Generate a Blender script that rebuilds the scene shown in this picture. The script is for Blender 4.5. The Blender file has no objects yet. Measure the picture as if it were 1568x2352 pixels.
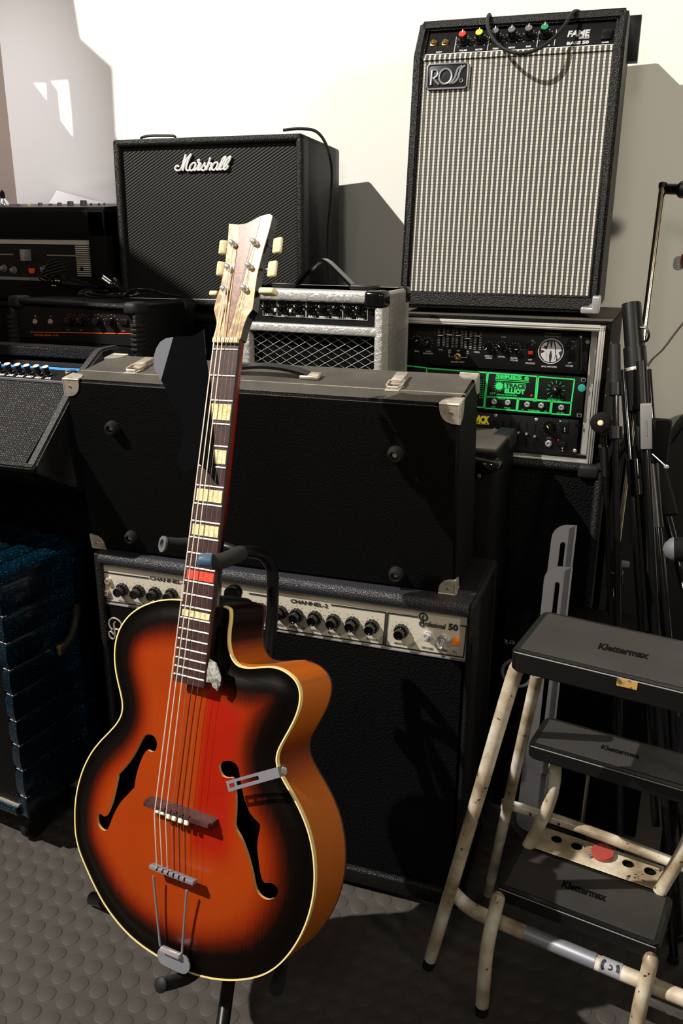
import bpy, bmesh, math, random
import numpy as np
from mathutils import Vector, Matrix, geometry
random.seed(7)
PI = math.pi
def R(d): return math.radians(d)
S = bpy.context.scene
COL = S.collection

# ---------------------------------------------------------------- camera
FPX, PITCH, YAW, ROLL, CAMH = 1972.7, R(18.332), R(21.137), R(0.298), 1.2017
fwd = Vector((-math.sin(YAW)*math.cos(PITCH), math.cos(YAW)*math.cos(PITCH), -math.sin(PITCH)))
rgt = Vector((math.cos(YAW), math.sin(YAW), 0)); upv = rgt.cross(fwd)
cr = math.cos(ROLL)*rgt + math.sin(ROLL)*upv; cu = -math.sin(ROLL)*rgt + math.cos(ROLL)*upv
CO = Vector((0, 0, CAMH))
cam = bpy.data.cameras.new('camera'); camo = bpy.data.objects.new('camera', cam); COL.objects.link(camo)
Mc = Matrix((cr, cu, -fwd)).transposed().to_4x4(); Mc.translation = CO
camo.matrix_world = Mc
cam.sensor_fit = 'VERTICAL'; cam.sensor_height = 36.0; cam.lens = FPX/2352*36.0
cam.clip_start = 0.02
S.camera = camo

# ---------------------------------------------------------------- light
W = bpy.data.worlds.new('room_ambient'); S.world = W; W.use_nodes = True
bg = W.node_tree.nodes['Background']; bg.inputs[0].default_value = (1.0, 0.93, 0.80, 1); bg.inputs[1].default_value = 0.085
S.view_settings.view_transform = 'Standard'; S.view_settings.look = 'None'
S.view_settings.exposure = 0.0; S.view_settings.gamma = 1.0; S.view_settings.use_curve_mapping = False
def lamp(name, kind, loc, target, energy, color, size, spot=None, blend=.4):
    l = bpy.data.lights.new(name, kind); l.energy = energy; l.color = color
    if kind == 'AREA': l.shape = 'DISK'; l.size = size
    else: l.shadow_soft_size = size
    if kind == 'SPOT': l.spot_size = spot; l.spot_blend = blend
    o = bpy.data.objects.new(name, l); COL.objects.link(o); o.location = loc
    o.rotation_euler = (Vector(target)-Vector(loc)).to_track_quat('-Z', 'Y').to_euler()
    return o
KEY = Vector((-3.4, -1.1, 4.6))
lamp('ceiling_spot_lamp', 'SPOT', KEY, (-.75, 1.6, 1.0), 2150, (1.0, .95, .86), .030, R(60))
lamp('right_room_lamp', 'SPOT', (1.3, .2, 1.9), (-.5, 1.6, 1.12), 92, (1.0, .88, .68), .10, R(64), .8)
lamp('front_fill_light', 'AREA', (-.2, -1.6, 2.7), (-.7, 2.0, 1.0), 17, (1.0, .93, .80), .7)  # soft fill added to lift the wall shadow, no such lamp known
lamp('left_corner_fill_spot', 'SPOT', (-1.5, .45, 2.9), (-1.80, 2.1, 1.40), 165, (.97, .92, 1.0), .12, R(24), 1.0)  # fill spot added to brighten the shaded wall at far left

# ---------------------------------------------------------------- helpers
def ray(px, py): return cr*((px-784)/FPX) - cu*((py-1176)/FPX) + fwd
def U(px, py, Y=None, Z=None, X=None):
    d = ray(px, py)
    t = Y/d.y if Y is not None else ((Z-CAMH)/d.z if Z is not None else X/d.x)
    return CO + d*t
def rot(yaw=0, lean=0, roll=0):
    return Matrix.Rotation(R(yaw), 3, 'Z') @ Matrix.Rotation(-R(lean), 3, 'X') @ Matrix.Rotation(R(roll), 3, 'Y')

class MB:
    def __init__(s): s.v = []; s.f = []
    def add(s, vs, fs):
        n = len(s.v); s.v += [Vector(v) for v in vs]; s.f += [tuple(i+n for i in f) for f in fs]; return s
    def box(s, x0, x1, y0, y1, z0, z1, M=None, bev=0, seg=2):
        if bev:
            bm = bmesh.new(); bmesh.ops.create_cube(bm, size=1)
            for v in bm.verts: v.co = Vector(((x0+x1)/2+v.co.x*(x1-x0), (y0+y1)/2+v.co.y*(y1-y0), (z0+z1)/2+v.co.z*(z1-z0)))
            bmesh.ops.bevel(bm, geom=list(bm.edges), offset=bev, segments=seg, affect='EDGES', profile=.5)
            bm.verts.ensure_lookup_table()
            vs = [(M @ v.co if M else v.co.copy()) for v in bm.verts]; fs = [tuple(v.index for v in f.verts) for f in bm.faces]
            bm.free(); return s.add(vs, fs)
        vs = [Vector((x, y, z)) for z in (z0, z1) for y in (y0, y1) for x in (x0, x1)]
        if M: vs = [M @ v for v in vs]
        return s.add(vs, [(0, 2, 3, 1), (4, 5, 7, 6), (0, 1, 5, 4), (2, 6, 7, 3), (0, 4, 6, 2), (1, 3, 7, 5)])
    def lathe(s, prof, o=(0, 0, 0), d=(0, -1, 0), n=24, flute=0, nf=0):
        # prof: (radius, height along d)
        o = Vector(o); d = Vector(d).normalized(); a = d.orthogonal().normalized(); b = d.cross(a)
        vs = []; fs = []
        for r, h in prof:
            for k in range(n):
                t = 2*PI*k/n; rr = r*(1-(flute if nf and (k*nf//n*2 + (k % (n//nf) >= (n//nf)//2)) % 2 else 0))
                vs.append(o + d*h + (a*math.cos(t)+b*math.sin(t))*rr)
        m = len(prof)
        for i in range(m-1):
            for k in range(n): k2 = (k+1) % n; fs.append((i*n+k, i*n+k2, (i+1)*n+k2, (i+1)*n+k))
        if prof[0][0] > 1e-6: fs.append(tuple(range(n-1, -1, -1)))
        if prof[-1][0] > 1e-6: fs.append(tuple((m-1)*n+k for k in range(n)))
        return s.add(vs, fs)
    def cyl(s, p0, p1, r, r2=None, n=16):
        p0 = Vector(p0); p1 = Vector(p1); L = (p1-p0).length
        return s.lathe([(r, 0), (r if r2 is None else r2, L)], p0, p1-p0, n)
    def tube(s, pts, r, n=10, closed=False, flat=None, cap=True):
        pts = [Vector(p) for p in pts]; m = len(pts); rs = r if isinstance(r, (list, tuple)) else [r]*m
        T = []
        for i in range(m):
            a = pts[(i-1) % m] if (i > 0 or closed) else pts[i]; b = pts[(i+1) % m] if (i < m-1 or closed) else pts[i]
            T.append((b-a).normalized())
        N = T[0].orthogonal().normalized()
        if flat is not None:
            N = Vector(flat)
        vs = []; fs = []
        for i in range(m):
            N = (N - T[i]*N.dot(T[i]));
            N = N.normalized() if N.length > 1e-6 else T[i].orthogonal().normalized()
            B = T[i].cross(N)
            for k in range(n):
                t = 2*PI*k/n; vs.append(pts[i] + (N*math.cos(t)+B*math.sin(t))*rs[i])
        for i in range(m if closed else m-1):
            j = (i+1) % m
            for k in range(n): k2 = (k+1) % n; fs.append((i*n+k, i*n+k2, j*n+k2, j*n+k))
        if not closed and cap: fs.append(tuple(range(n-1, -1, -1))); fs.append(tuple((m-1)*n+k for k in range(n)))
        return s.add(vs, fs)
    def strap(s, pts, w, t, wdir):
        # flat band along pts, width w along wdir, thickness t
        pts = [Vector(p) for p in pts]; wd = Vector(wdir).normalized(); vs = []; fs = []; m = len(pts)
        for i in range(m):
            T = (pts[min(i+1, m-1)]-pts[max(i-1, 0)]).normalized(); n = T.cross(wd).normalized()
            for a, b in ((-1, -1), (1, -1), (1, 1), (-1, 1)): vs.append(pts[i]+wd*(a*w/2)+n*(b*t/2))
        for i in range(m-1):
            for k in range(4): fs.append((i*4+k, i*4+(k+1) % 4, i*4+4+(k+1) % 4, i*4+4+k))
        fs += [(3, 2, 1, 0), tuple((m-1)*4+k for k in range(4))]
        return s.add(vs, fs)
    def prism(s, poly, y0, y1, axis='y', M=None):
        # poly in (x,z) extruded along y ; axis 'x' : poly in (y,z) extruded along x ; 'z': poly in (x,y)
        n = len(poly)
        def P(a, b, t):
            v = Vector((a, t, b)) if axis == 'y' else (Vector((t, a, b)) if axis == 'x' else Vector((a, b, t)))
            return M @ v if M else v
        vs = [P(a, b, y0) for a, b in poly] + [P(a, b, y1) for a, b in poly]
        return s.add(vs, [tuple(range(n)), tuple(range(2*n-1, n-1, -1))] + [(i, n+i, n+(i+1) % n, (i+1) % n) for i in range(n)])
    def mesh(s, name='part', smooth=40, fix=True):
        me = bpy.data.meshes.new(name); me.from_pydata([tuple(v) for v in s.v], [], s.f)
        if fix:
            bm = bmesh.new(); bm.from_mesh(me); bmesh.ops.recalc_face_normals(bm, faces=bm.faces); bm.to_mesh(me); bm.free()
        if smooth:
            me.polygons.foreach_set('use_smooth', [True]*len(me.polygons)); me.set_sharp_from_angle(angle=R(smooth))
        me.update(); return me

def link(name, me, mat=None, parent=None, loc=None, label=None):
    o = bpy.data.objects.new(name, me); COL.objects.link(o)
    if name in ('dial_mark', 'slider_scale'): o['kind'] = 'stuff'
    if mat and me and not me.materials: me.materials.append(mat)
    if parent: o.parent = parent
    if loc is not None: o.location = loc
    if label: o['label'] = label
    return o
def struct(name, mb, mat):
    o = link(name, mb.mesh(name, 0), mat); o['kind'] = 'structure'; return o

class T:
    def __init__(s, name, label, cat, loc, rt=(0, 0, 0), group=None):
        s.M = rot(*rt).to_4x4(); s.M.translation = Vector(loc); s.Mi = s.M.inverted()
        s.r = bpy.data.objects.new(name, None); COL.objects.link(s.r); s.r.matrix_world = s.M; s.r.empty_display_size = .05
        s.r['label'] = label; s.r['category'] = cat
        if group: s.r['group'] = group
    def part(s, name, mb, mat, parent=None, loc=None, label=None, smooth=40):
        if isinstance(mb, list): return [s.part(name, q, mat, parent, loc, label, smooth) for q in mb]
        me = mb.mesh(name, smooth) if isinstance(mb, MB) else mb
        return link(name, me, mat, parent or s.r, loc, label)
    def on(s, px, py, y=0., pn=None, pp=None):
        # local point where the line of sight meets local plane y (or plane pp,pn)
        o = s.Mi @ CO; d = s.Mi.to_3x3() @ ray(px, py)
        if pn is not None: t = (Vector(pp)-o).dot(Vector(pn))/d.dot(Vector(pn)); return o+d*t
        t = (y-o.y)/d.y; return o+d*t
    def U(s, *a, **k): return s.Mi @ U(*a, **k)

_txt = {}
def text_verts(st, off, sh):
    k = (st, off, sh)
    if k not in _txt:
        c = bpy.data.curves.new('t', 'FONT'); c.body = st; c.size = 1; c.offset = off; c.shear = sh; c.resolution_u = 2
        o = bpy.data.objects.new('t', c); m = bpy.data.meshes.new_from_object(o)
        vs = np.array([v.co[:2] for v in m.vertices]); fs = [tuple(p.vertices) for p in m.polygons]
        bpy.data.objects.remove(o); bpy.data.curves.remove(c); bpy.data.meshes.remove(m)
        _txt[k] = (vs, fs)
    return _txt[k]
def texts(t, name, items, y, mat, parent=None, pn=None, pp=None, label=None, off=.012, up=None):
    for it in items:
        mb = MB()
        st, x0, y0, x1, y1, h = it[:6]; o2 = it[6] if len(it) > 6 else off; sh = it[7] if len(it) > 7 else 0
        A = t.on(x0, y0, y, pn, pp); B = t.on(x1, y1, y, pn, pp); C = t.on(x0, y0-h, y, pn, pp)
        vs, fs = text_verts(st, o2, sh); mn = vs[:, 0].min(); w = vs[:, 0].max()-mn; e = (B-A); L = e.length; e.normalize()
        q = (C-A); q = q - e*q.dot(e); hh = q.length; q.normalize()
        mb.add([A + e*((v[0]-mn)/w*L) + q*(v[1]/.70*hh) for v in vs], fs)
        link(name, mb.mesh(name, 0, False), mat, parent or t.r, label=label)
def plines(t, lines, y, w, th=.0006, mb=None, pn=None, pp=None, closed=False):
    # flat printed lines through pixel points, on local plane
    out = []; n = Vector(pn).normalized() if pn else Vector((0, -1, 0))
    for ln in lines:
        mb = MB(); out.append(mb); P = [t.on(a, b, y, pn, pp) for a, b in ln]
        for i in range(len(P)-1):
            e = (P[i+1]-P[i]).normalized(); s_ = n.cross(e)*w/2; a = P[i]-e*w/2; b = P[i+1]+e*w/2; o = n*(th if n.y < 0 or pn else th)
            mb.add([a-s_+o, b-s_+o, b+s_+o, a+s_+o, a-s_, b-s_, b+s_, a+s_], [(0, 1, 2, 3), (0, 4, 5, 1), (1, 5, 6, 2), (2, 6, 7, 3), (3, 7, 4, 0)])
    return out
def crom(P, k=6, closed=False):
    P = [Vector(p) for p in P]; n = len(P); out = []
    for i in range(n if closed else n-1):
        if closed: a, b, c, d = P[i-1], P[i], P[(i+1) % n], P[(i+2) % n]
        else: a, b, c, d = P[max(i-1, 0)], P[i], P[i+1], P[min(i+2, n-1)]
        for j in range(k):
            u = j/k; out.append(.5*((2*b)+(c-a)*u+(2*a-5*b+4*c-d)*u*u+(3*b-a-3*c+d)*u**3))
    if not closed: out.append(P[-1])
    return out

# ---------------------------------------------------------------- materials
def mat(name, col=(.5, .5, .5), rough=.5, metal=0, bump=None, coat=0, emit=None, spec=.5, var=None, alpha=None, bk='NOISE'):
    m = bpy.data.materials.new(name); m.use_nodes = True; N = m.node_tree.nodes; L = m.node_tree.links; p = N['Principled BSDF']
    p.inputs['Base Color'].default_value = (*col, 1); p.inputs['Roughness'].default_value = rough; p.inputs['Metallic'].default_value = metal
    p.inputs['Coat Weight'].default_value = coat; p.inputs['Coat Roughness'].default_value = .06; p.inputs['Specular IOR Level'].default_value = spec
    if emit: p.inputs['Emission Color'].default_value = (*emit[0], 1); p.inputs['Emission Strength'].default_value = emit[1]
    tc = N.new('ShaderNodeTexCoord')
    if bump:
        sc, st = bump[:2]
        if bk == 'VORONOI': t = N.new('ShaderNodeTexVoronoi'); t.inputs['Scale'].default_value = sc; o = t.outputs['Distance']
        else: t = N.new('ShaderNodeTexNoise'); t.inputs['Scale'].default_value = sc; t.inputs['Detail'].default_value = 3; o = t.outputs['Fac']
        L.new(tc.outputs['Object'], t.inputs['Vector']); b = N.new('ShaderNodeBump'); b.inputs['Strength'].default_value = st
        b.inputs['Distance'].default_value = bump[2] if len(bump) > 2 else .001
        L.new(o, b.inputs['Height']); L.new(b.outputs[0], p.inputs['Normal'])
    if var:  # (scale, col2, lo, hi)
        t = N.new('ShaderNodeTexNoise'); t.inputs['Scale'].default_value = var[0]; t.inputs['Detail'].default_value = 6; L.new(tc.outputs['Object'], t.inputs['Vector'])
        r = N.new('ShaderNodeValToRGB'); r.color_ramp.elements[0].position = var[2]; r.color_ramp.elements[1].position = var[3]
        r.color_ramp.elements[0].color = (*col, 1); r.color_ramp.elements[1].color = (*var[1], 1)
        L.new(t.outputs['Fac'], r.inputs[0]); L.new(r.outputs[0], p.inputs['Base Color'])
    m['tc'] = 0
    return m
M = {}
M['tolex'] = mat('black_vinyl', (.0040, .0040, .0045), .48, bump=(420, .9, .0012), bk='VORONOI', spec=.28)
M['tolex_worn'] = mat('black_vinyl_worn', (.0016, .0016, .0019), .55, bump=(500, .8, .001), bk='VORONOI', spec=.10)
M['tolex_fine'] = mat('black_vinyl_fine', (.0022, .0022, .0024), .6, bump=(900, .6, .0006), spec=.12)
M['black'] = mat('black_plastic', (.003, .003, .0035), .38, spec=.3)
M['blackm'] = mat('black_matte', (.003, .003, .003), .75, spec=.15)
M['void'] = mat('black_void', (.002, .002, .002), .95, spec=.1)
M['rubber'] = mat('black_rubber', (.008, .0078, .0075), .6, bump=(300, .3, .0004), spec=.3)
M['foam'] = mat('black_foam', (.007, .0065, .0065), .9, bump=(700, .7, .0006))
M['gloss'] = mat('black_gloss', (.003, .003, .0035), .12)
M['panelblack'] = mat('black_panel', (.0045, .0045, .0048), .45, spec=.25)
M['chrome'] = mat('chrome', (.78, .78, .80), .20, .75)
M['nickel'] = mat('worn_nickel', (.60, .54, .47), .36, .65, bump=(160, .25, .0005), var=(60, (.36, .31, .26), .45, .75))
M['steel'] = mat('brushed_steel', (.31, .31, .355), .38, .55, bump=(120, .15, .0003))
M['alu'] = mat('aluminium_extrusion', (.55, .53, .50), .36, .6, bump=(300, .15, .0003))
M['plainstring'] = mat('plain_steel_string', (.30, .29, .30), .3, .5)
M['darkred'] = mat('dark_red_cable', (.11, .015, .010), .5)
M['rail'] = mat('painted_sheen_vinyl', (.019, .019, .025), .45, bump=(420, .9, .0012), bk='VORONOI', spec=.5)  # rail highlight lifted into the base colour of the black vinyl
M['dullclip'] = mat('satin_silver_clip', (.26, .25, .25), .4, .3)
M['wound'] = mat('wound_string', (.80, .74, .66), .35, .35)
M['fret'] = mat('fret_wire', (.60, .56, .50), .3, .35)
M['cheek'] = mat('painted_lit_vinyl', (.020, .0195, .022), .55, bump=(420, .9, .0012), bk='VORONOI')  # lit look of the wedge cheeks painted as a lighter vinyl
M['brass'] = mat('brass', (.7, .5, .22), .3, 1)
M['white'] = mat('white_print', (.78, .78, .76), .6)
M['greyprint'] = mat('grey_print', (.42, .42, .43), .6)
M['dimprint'] = mat('dim_grey_print', (.16, .16, .17), .6)
M['blackprint'] = mat('black_print', (.01, .01, .01), .6)
M['green'] = mat('green_print', (.03, .62, .14), .5)
M['yellow'] = mat('yellow_print', (.9, .76, .02), .5)
M['orange'] = mat('orange_print', (.75, .10, .02), .5)
M['blueprint'] = mat('blue_print', (.05, .28, .85), .5)
M['teal'] = mat('teal_sticker', (.01, .27, .24), .6)
M['red'] = mat('red_plastic', (.72, .05, .03), .35)
M['redlit'] = mat('red_rocker', (.35, .012, .012), .2, emit=((1, .03, .03), .04))
M['yel'] = mat('yellow_plastic', (.85, .75, .05), .4)
M['grn'] = mat('green_plastic', (.02, .22, .08), .4)
M['gry'] = mat('grey_plastic', (.12, .12, .13), .4)
M['amber'] = mat('amber_lamp', (.75, .17, .01), .15, emit=((1, .3, .02), .05))
M['ledr'] = mat('red_led', (.5, .02, .02), .3, emit=((1, .05, .05), .5))
M['ledg'] = mat('green_led', (.05, .5, .05), .3, emit=((.1, 1, .1), .5))
M['ivory'] = mat('ivory_plastic', (.78, .66, .36), .35, coat=.3)
M['bone'] = mat('bone', (.85, .78, .58), .4)
M['paper'] = mat('white_paper', (.82, .81, .80), .8)
M['rosewood'] = mat('rosewood', (.052, .018, .016), .42, bump=(250, .3, .0004), var=(70, (.022, .009, .009), .35, .7))
M['rosewood2'] = mat('bridge_rosewood', (.07, .028, .028), .3, var=(60, (.03, .012, .012), .35, .7))
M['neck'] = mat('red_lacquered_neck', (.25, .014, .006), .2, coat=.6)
M['redinlay'] = mat('red_inlay', (.85, .06, .03), .45)
M['lightwood'] = mat('bare_spruce_edge', (.62, .33, .12), .6)
M['cream'] = mat('cream_binding', (.80, .62, .26), .35, coat=.3)
M['ladder'] = mat('scuffed_white_enamel', (.70, .65, .56), .38, bump=(90, .15, .0005), coat=.2)
M['tread'] = mat('ribbed_black_tread', (.019, .017, .0155), .62, bump=(1300, .6, .0005), var=(11, (.031, .027, .024), .35, .8))
M['treadrim'] = mat('black_tread_rim', (.004, .004, .004), .3)
M['bracketgrey'] = mat('grey_painted_steel', (.30, .30, .345), .45, bump=(300, .1, .0003))
M['rubcork'] = mat('tan_sticker', (.42, .25, .07), .7, var=(140, (.10, .06, .02), .5, .62))
M['reddisc'] = mat('dull_red_knob', (.33, .05, .04), .5)
M['bluetip'] = mat('blue_grey_rubber_tip', (.05, .09, .15), .35)
M['cloth'] = mat('black_grille_cloth', (.0014, .0014, .0018), .6, spec=.12, bump=(260, 1, .0012), bk='VORONOI')
M['silverp'] = None

def nodes(m): return m.node_tree.nodes, m.node_tree.links, m.node_tree.nodes['Principled BSDF']
def coords(m, which='Object'):
    N, L, p = nodes(m)
    for n in N:
        if n.type == 'TEX_COORD': return n.outputs[which]
def math_node(m, op, a, b=None):
    N, L, p = nodes(m); n = N.new('ShaderNodeMath'); n.operation = op
    for i, v in enumerate((a, b)):
        if v is None: continue
        if isinstance(v, (int, float)): n.inputs[i].default_value = v
        else: L.new(v, n.inputs[i])
    return n.outputs[0]
def ramp(m, src, stops, interp='LINEAR'):
    N, L, p = nodes(m); r = N.new('ShaderNodeValToRGB'); r.color_ramp.interpolation = interp
    e = r.color_ramp.elements
    while len(e) < len(stops): e.new(.5)
    for i, (q, c) in enumerate(stops): e[i].position = q; e[i].color = (*c, 1)
    L.new(src, r.inputs[0]); return r.outputs[0]
def bumpto(m, h, st=.5, dist=.001):
    N, L, p = nodes(m); b = N.new('ShaderNodeBump'); b.inputs['Strength'].default_value = st; b.inputs['Distance'].default_value = dist
    L.new(h, b.inputs['Height']); L.new(b.outputs[0], p.inputs['Normal'])
# silver crinkled vinyl
m = mat('silver_crinkled_vinyl', (.56, .55, .54), .33, .5); N, L, p = nodes(m)
v = N.new('ShaderNodeTexVoronoi'); v.inputs['Scale'].default_value = 70; v.feature = 'DISTANCE_TO_EDGE'; L.new(coords(m), v.inputs['Vector'])
nz = N.new('ShaderNodeTexNoise'); nz.inputs['Scale'].default_value = 160; nz.inputs['Detail'].default_value = 5; nz.inputs['Distortion'].default_value = 1.5; L.new(coords(m), nz.inputs['Vector'])
bumpto(m, math_node(m, 'ADD', math_node(m, 'MULTIPLY', v.outputs['Distance'], 1.2), nz.outputs['Fac']), .8, .0016); M['silver'] = m
# dust and top sheen painted into the colour of upward faces
for k_, dc, hi in (('tolex_worn', (.085, .076, .066), .93), ('tread', None, 0)):
    if dc is None: continue
    m = M[k_]; N, L, p = nodes(m); g = N.new('ShaderNodeNewGeometry'); sp = N.new('ShaderNodeSeparateXYZ'); L.new(g.outputs['True Normal'], sp.inputs[0])
    f = ramp(m, sp.outputs[2], [(.62, (0, 0, 0)), (hi, (1, 1, 1))]); nz = N.new('ShaderNodeTexNoise'); nz.inputs['Scale'].default_value = 14; nz.inputs['Detail'].default_value = 6; L.new(coords(m), nz.inputs['Vector'])
    c = ramp(m, nz.outputs['Fac'], [(.3, tuple(.75*v for v in dc)), (.75, tuple(1.15*v for v in dc))])
    mx = N.new('ShaderNodeMix'); mx.data_type = 'RGBA'; L.new(f, mx.inputs[0]); mx.inputs[6].default_value = p.inputs['Base Color'].default_value; L.new(c, mx.inputs[7]); L.new(mx.outputs[2], p.inputs['Base Color'])
# marshall style diagonal woven grille
m = mat('diagonal_weave_grille', (.02, .02, .02), .55, spec=.2); N, L, p = nodes(m)
sp = N.new('ShaderNodeSeparateXYZ'); L.new(coords(m), sp.inputs[0])
d1 = math_node(m, 'ADD', math_node(m, 'MULTIPLY', sp.outputs[0], 92.), math_node(m, 'MULTIPLY', sp.outputs[2], -158.))
d1 = math_node(m, 'FRACT', d1); d2 = math_node(m, 'FRACT', math_node(m, 'ADD', math_node(m, 'MULTIPLY', sp.outputs[0], 200.), math_node(m, 'MULTIPLY', sp.outputs[2], 116.)))
h = math_node(m, 'MULTIPLY', math_node(m, 'PINGPONG', d1, .5), math_node(m, 'ADD', math_node(m, 'PINGPONG', d2, .5), .6))
c = ramp(m, h, [(.0, (.0012, .0012, .0012)), (.26, (.0035, .0035, .0032)), (.50, (.026, .025, .020))]); L.new(c, p.inputs['Base Color']); bumpto(m, h, .9, .002); M['mgrille'] = m
# silver striped cloth
m = mat('silver_striped_grille_cloth', (.5, .5, .5), .6); N, L, p = nodes(m)
sp = N.new('ShaderNodeSeparateXYZ'); L.new(coords(m), sp.inputs[0])
sx = math_node(m, 'FRACT', math_node(m, 'MULTIPLY', sp.outputs[0], 101.))
sz = math_node(m, 'FRACT', math_node(m, 'MULTIPLY', sp.outputs[2], 170.)); wz = math_node(m, 'PINGPONG', sz, .5)
nz = N.new('ShaderNodeTexNoise'); nz.inputs['Scale'].default_value = 300; L.new(coords(m), nz.inputs['Vector'])
stripe = ramp(m, sx, [(0, (.10, .095, .085)), (.05, (.52, .50, .43)), (.13, (.72, .70, .62)), (.19, (.18, .18, .16)), (.25, (.74, .72, .66)), (.36, (.52, .49, .41)), (.41, (.02, .02, .02)), (.54, (.075, .072, .068)), (.63, (.012, .012, .012)), (.74, (.085, .08, .076)), (.84, (.014, .014, .014)), (.93, (.06, .056, .05))])
wv = ramp(m, math_node(m, 'ADD', wz, math_node(m, 'MULTIPLY', nz.outputs['Fac'], .25)), [(.12, (.45, .45, .45)), (.36, (1, 1, 1))])
mx = N.new('ShaderNodeMix'); mx.data_type = 'RGBA'; mx.blend_type = 'MULTIPLY'; mx.inputs['Factor'].default_value = 1
L.new(stripe, mx.inputs[6]); L.new(wv, mx.inputs[7]); L.new(mx.outputs[2], p.inputs['Base Color']); bumpto(m, wz, .4, .001); M['stripe'] = m
# punched cloth of wedge combo
m = mat('beaded_black_grille', (.02, .02, .022), .42); N, L, p = nodes(m)
v = N.new('ShaderNodeTexVoronoi'); v.inputs['Scale'].default_value = 210; v.inputs['Randomness'].default_value = .35; L.new(coords(m), v.inputs['Vector'])
c = ramp(m, v.outputs['Distance'], [(.05, (.05, .048, .046)), (.35, (.0016, .0016, .002))]); L.new(c, p.inputs['Base Color']); bumpto(m, math_node(m, 'MULTIPLY', v.outputs['Distance'], -1), 1, .003); M['bead'] = m
# brushed silver panel
m = mat('brushed_silver_panel', (.55, .52, .46), .42, .15); N, L, p = nodes(m)
mp = N.new('ShaderNodeMapping'); mp.inputs['Scale'].default_value = (3, 3, 500); L.new(coords(m), mp.inputs[0]); nz = N.new('ShaderNodeTexNoise'); nz.inputs['Scale'].default_value = 4; L.new(mp.outputs[0], nz.inputs['Vector'])
L.new(ramp(m, nz.outputs['Fac'], [(.3, (.52, .47, .39)), (.7, (.62, .57, .48))]), p.inputs['Base Color']); M['silverp'] = m
# blue sparkle
m = mat('blue_sparkle_vinyl', (.003, .028, .065), .28, .35, coat=.35); N, L, p = nodes(m)
v = N.new('ShaderNodeTexVoronoi'); v.inputs['Scale'].default_value = 900; L.new(coords(m), v.inputs['Vector'])
L.new(ramp(m, math_node(m, 'MULTIPLY', v.outputs['Color'], 1.0), [(.60, (.0006, .0065, .016)), (.84, (.0016, .020, .042)), (.94, (.03, .30, .42))]), p.inputs['Base Color'])
M['blue'] = m
# pearl celluloids
def pearl(name, stops, sc, dist, coat=.5):
    m = mat(name, (.8, .7, .5), .28, coat=coat); N, L, p = nodes(m)
    nz = N.new('ShaderNodeTexNoise'); nz.inputs['Scale'].default_value = sc; nz.inputs['Detail'].default_value = 4; nz.inputs['Distortion'].default_value = dist
    L.new(coords(m), nz.inputs['Vector']); L.new(ramp(m, nz.outputs['Fac'], stops), p.inputs['Base Color']); p.inputs['Specular IOR Level'].default_value = .2; return m
M['pearl'] = pearl('cream_pearloid', [(.34, (.20, .105, .030)), (.5, (.36, .225, .08)), (.64, (.54, .41, .20))], 55, 1.6, 0)
M['pearlb'] = pearl('brown_pearloid', [(.34, (.05, .008, .005)), (.47, (.12, .022, .010)), (.57, (.24, .075, .028)), (.68, (.08, .015, .010))], 60, 3.0, 0)
M['pearlf'] = pearl('yellowed_pearl_inlay', [(.3, (.50, .36, .14)), (.5, (.72, .60, .33)), (.68, (.85, .76, .50))], 130, 2.5)
M['stub'] = pearl('grey_marbled_celluloid', [(.35, (.06, .055, .05)), (.55, (.28, .27, .25)), (.7, (.42, .41, .38))], 120, 2.0)
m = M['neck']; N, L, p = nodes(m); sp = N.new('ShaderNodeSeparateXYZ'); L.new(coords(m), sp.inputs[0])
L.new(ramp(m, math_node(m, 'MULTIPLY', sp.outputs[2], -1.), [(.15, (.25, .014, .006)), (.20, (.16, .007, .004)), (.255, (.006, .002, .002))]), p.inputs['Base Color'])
# wall
m = mat('painted_wall', (.74, .735, .70), .8, bump=(90, .12, .002)); M['wall'] = m
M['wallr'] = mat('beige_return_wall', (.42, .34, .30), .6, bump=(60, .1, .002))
# floor
M['floor'] = mat('studded_rubber_floor', (.050, .045, .040), .62, bump=(1500, .35, .0004), var=(5, (.064, .057, .052), .35, .7), spec=.2)
# ladder paint chips
m = M['ladder']; N, L, p = nodes(m)
nz = N.new('ShaderNodeTexNoise'); nz.inputs['Scale'].default_value = 95; nz.inputs['Detail'].default_value = 5; L.new(coords(m), nz.inputs['Vector'])
n2 = N.new('ShaderNodeTexNoise'); n2.inputs['Scale'].default_value = 16; n2.inputs['Detail'].default_value = 4; L.new(coords(m), n2.inputs['Vector'])
c1 = ramp(m, n2.outputs['Fac'], [(.36, (.70, .65, .56)), (.52, (.46, .38, .27)), (.66, (.24, .175, .11))])
c2 = ramp(m, math_node(m, 'ADD', nz.outputs['Fac'], math_node(m, 'MULTIPLY', n2.outputs['Fac'], .25)), [(.80, (0, 0, 0)), (.83, (1, 1, 1))])
mx = N.new('ShaderNodeMix'); mx.data_type = 'RGBA'; L.new(c2, mx.inputs[0]); L.new(c1, mx.inputs[6]); mx.inputs[7].default_value = (.035, .025, .02, 1); L.new(mx.outputs[2], p.inputs['Base Color'])
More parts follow.
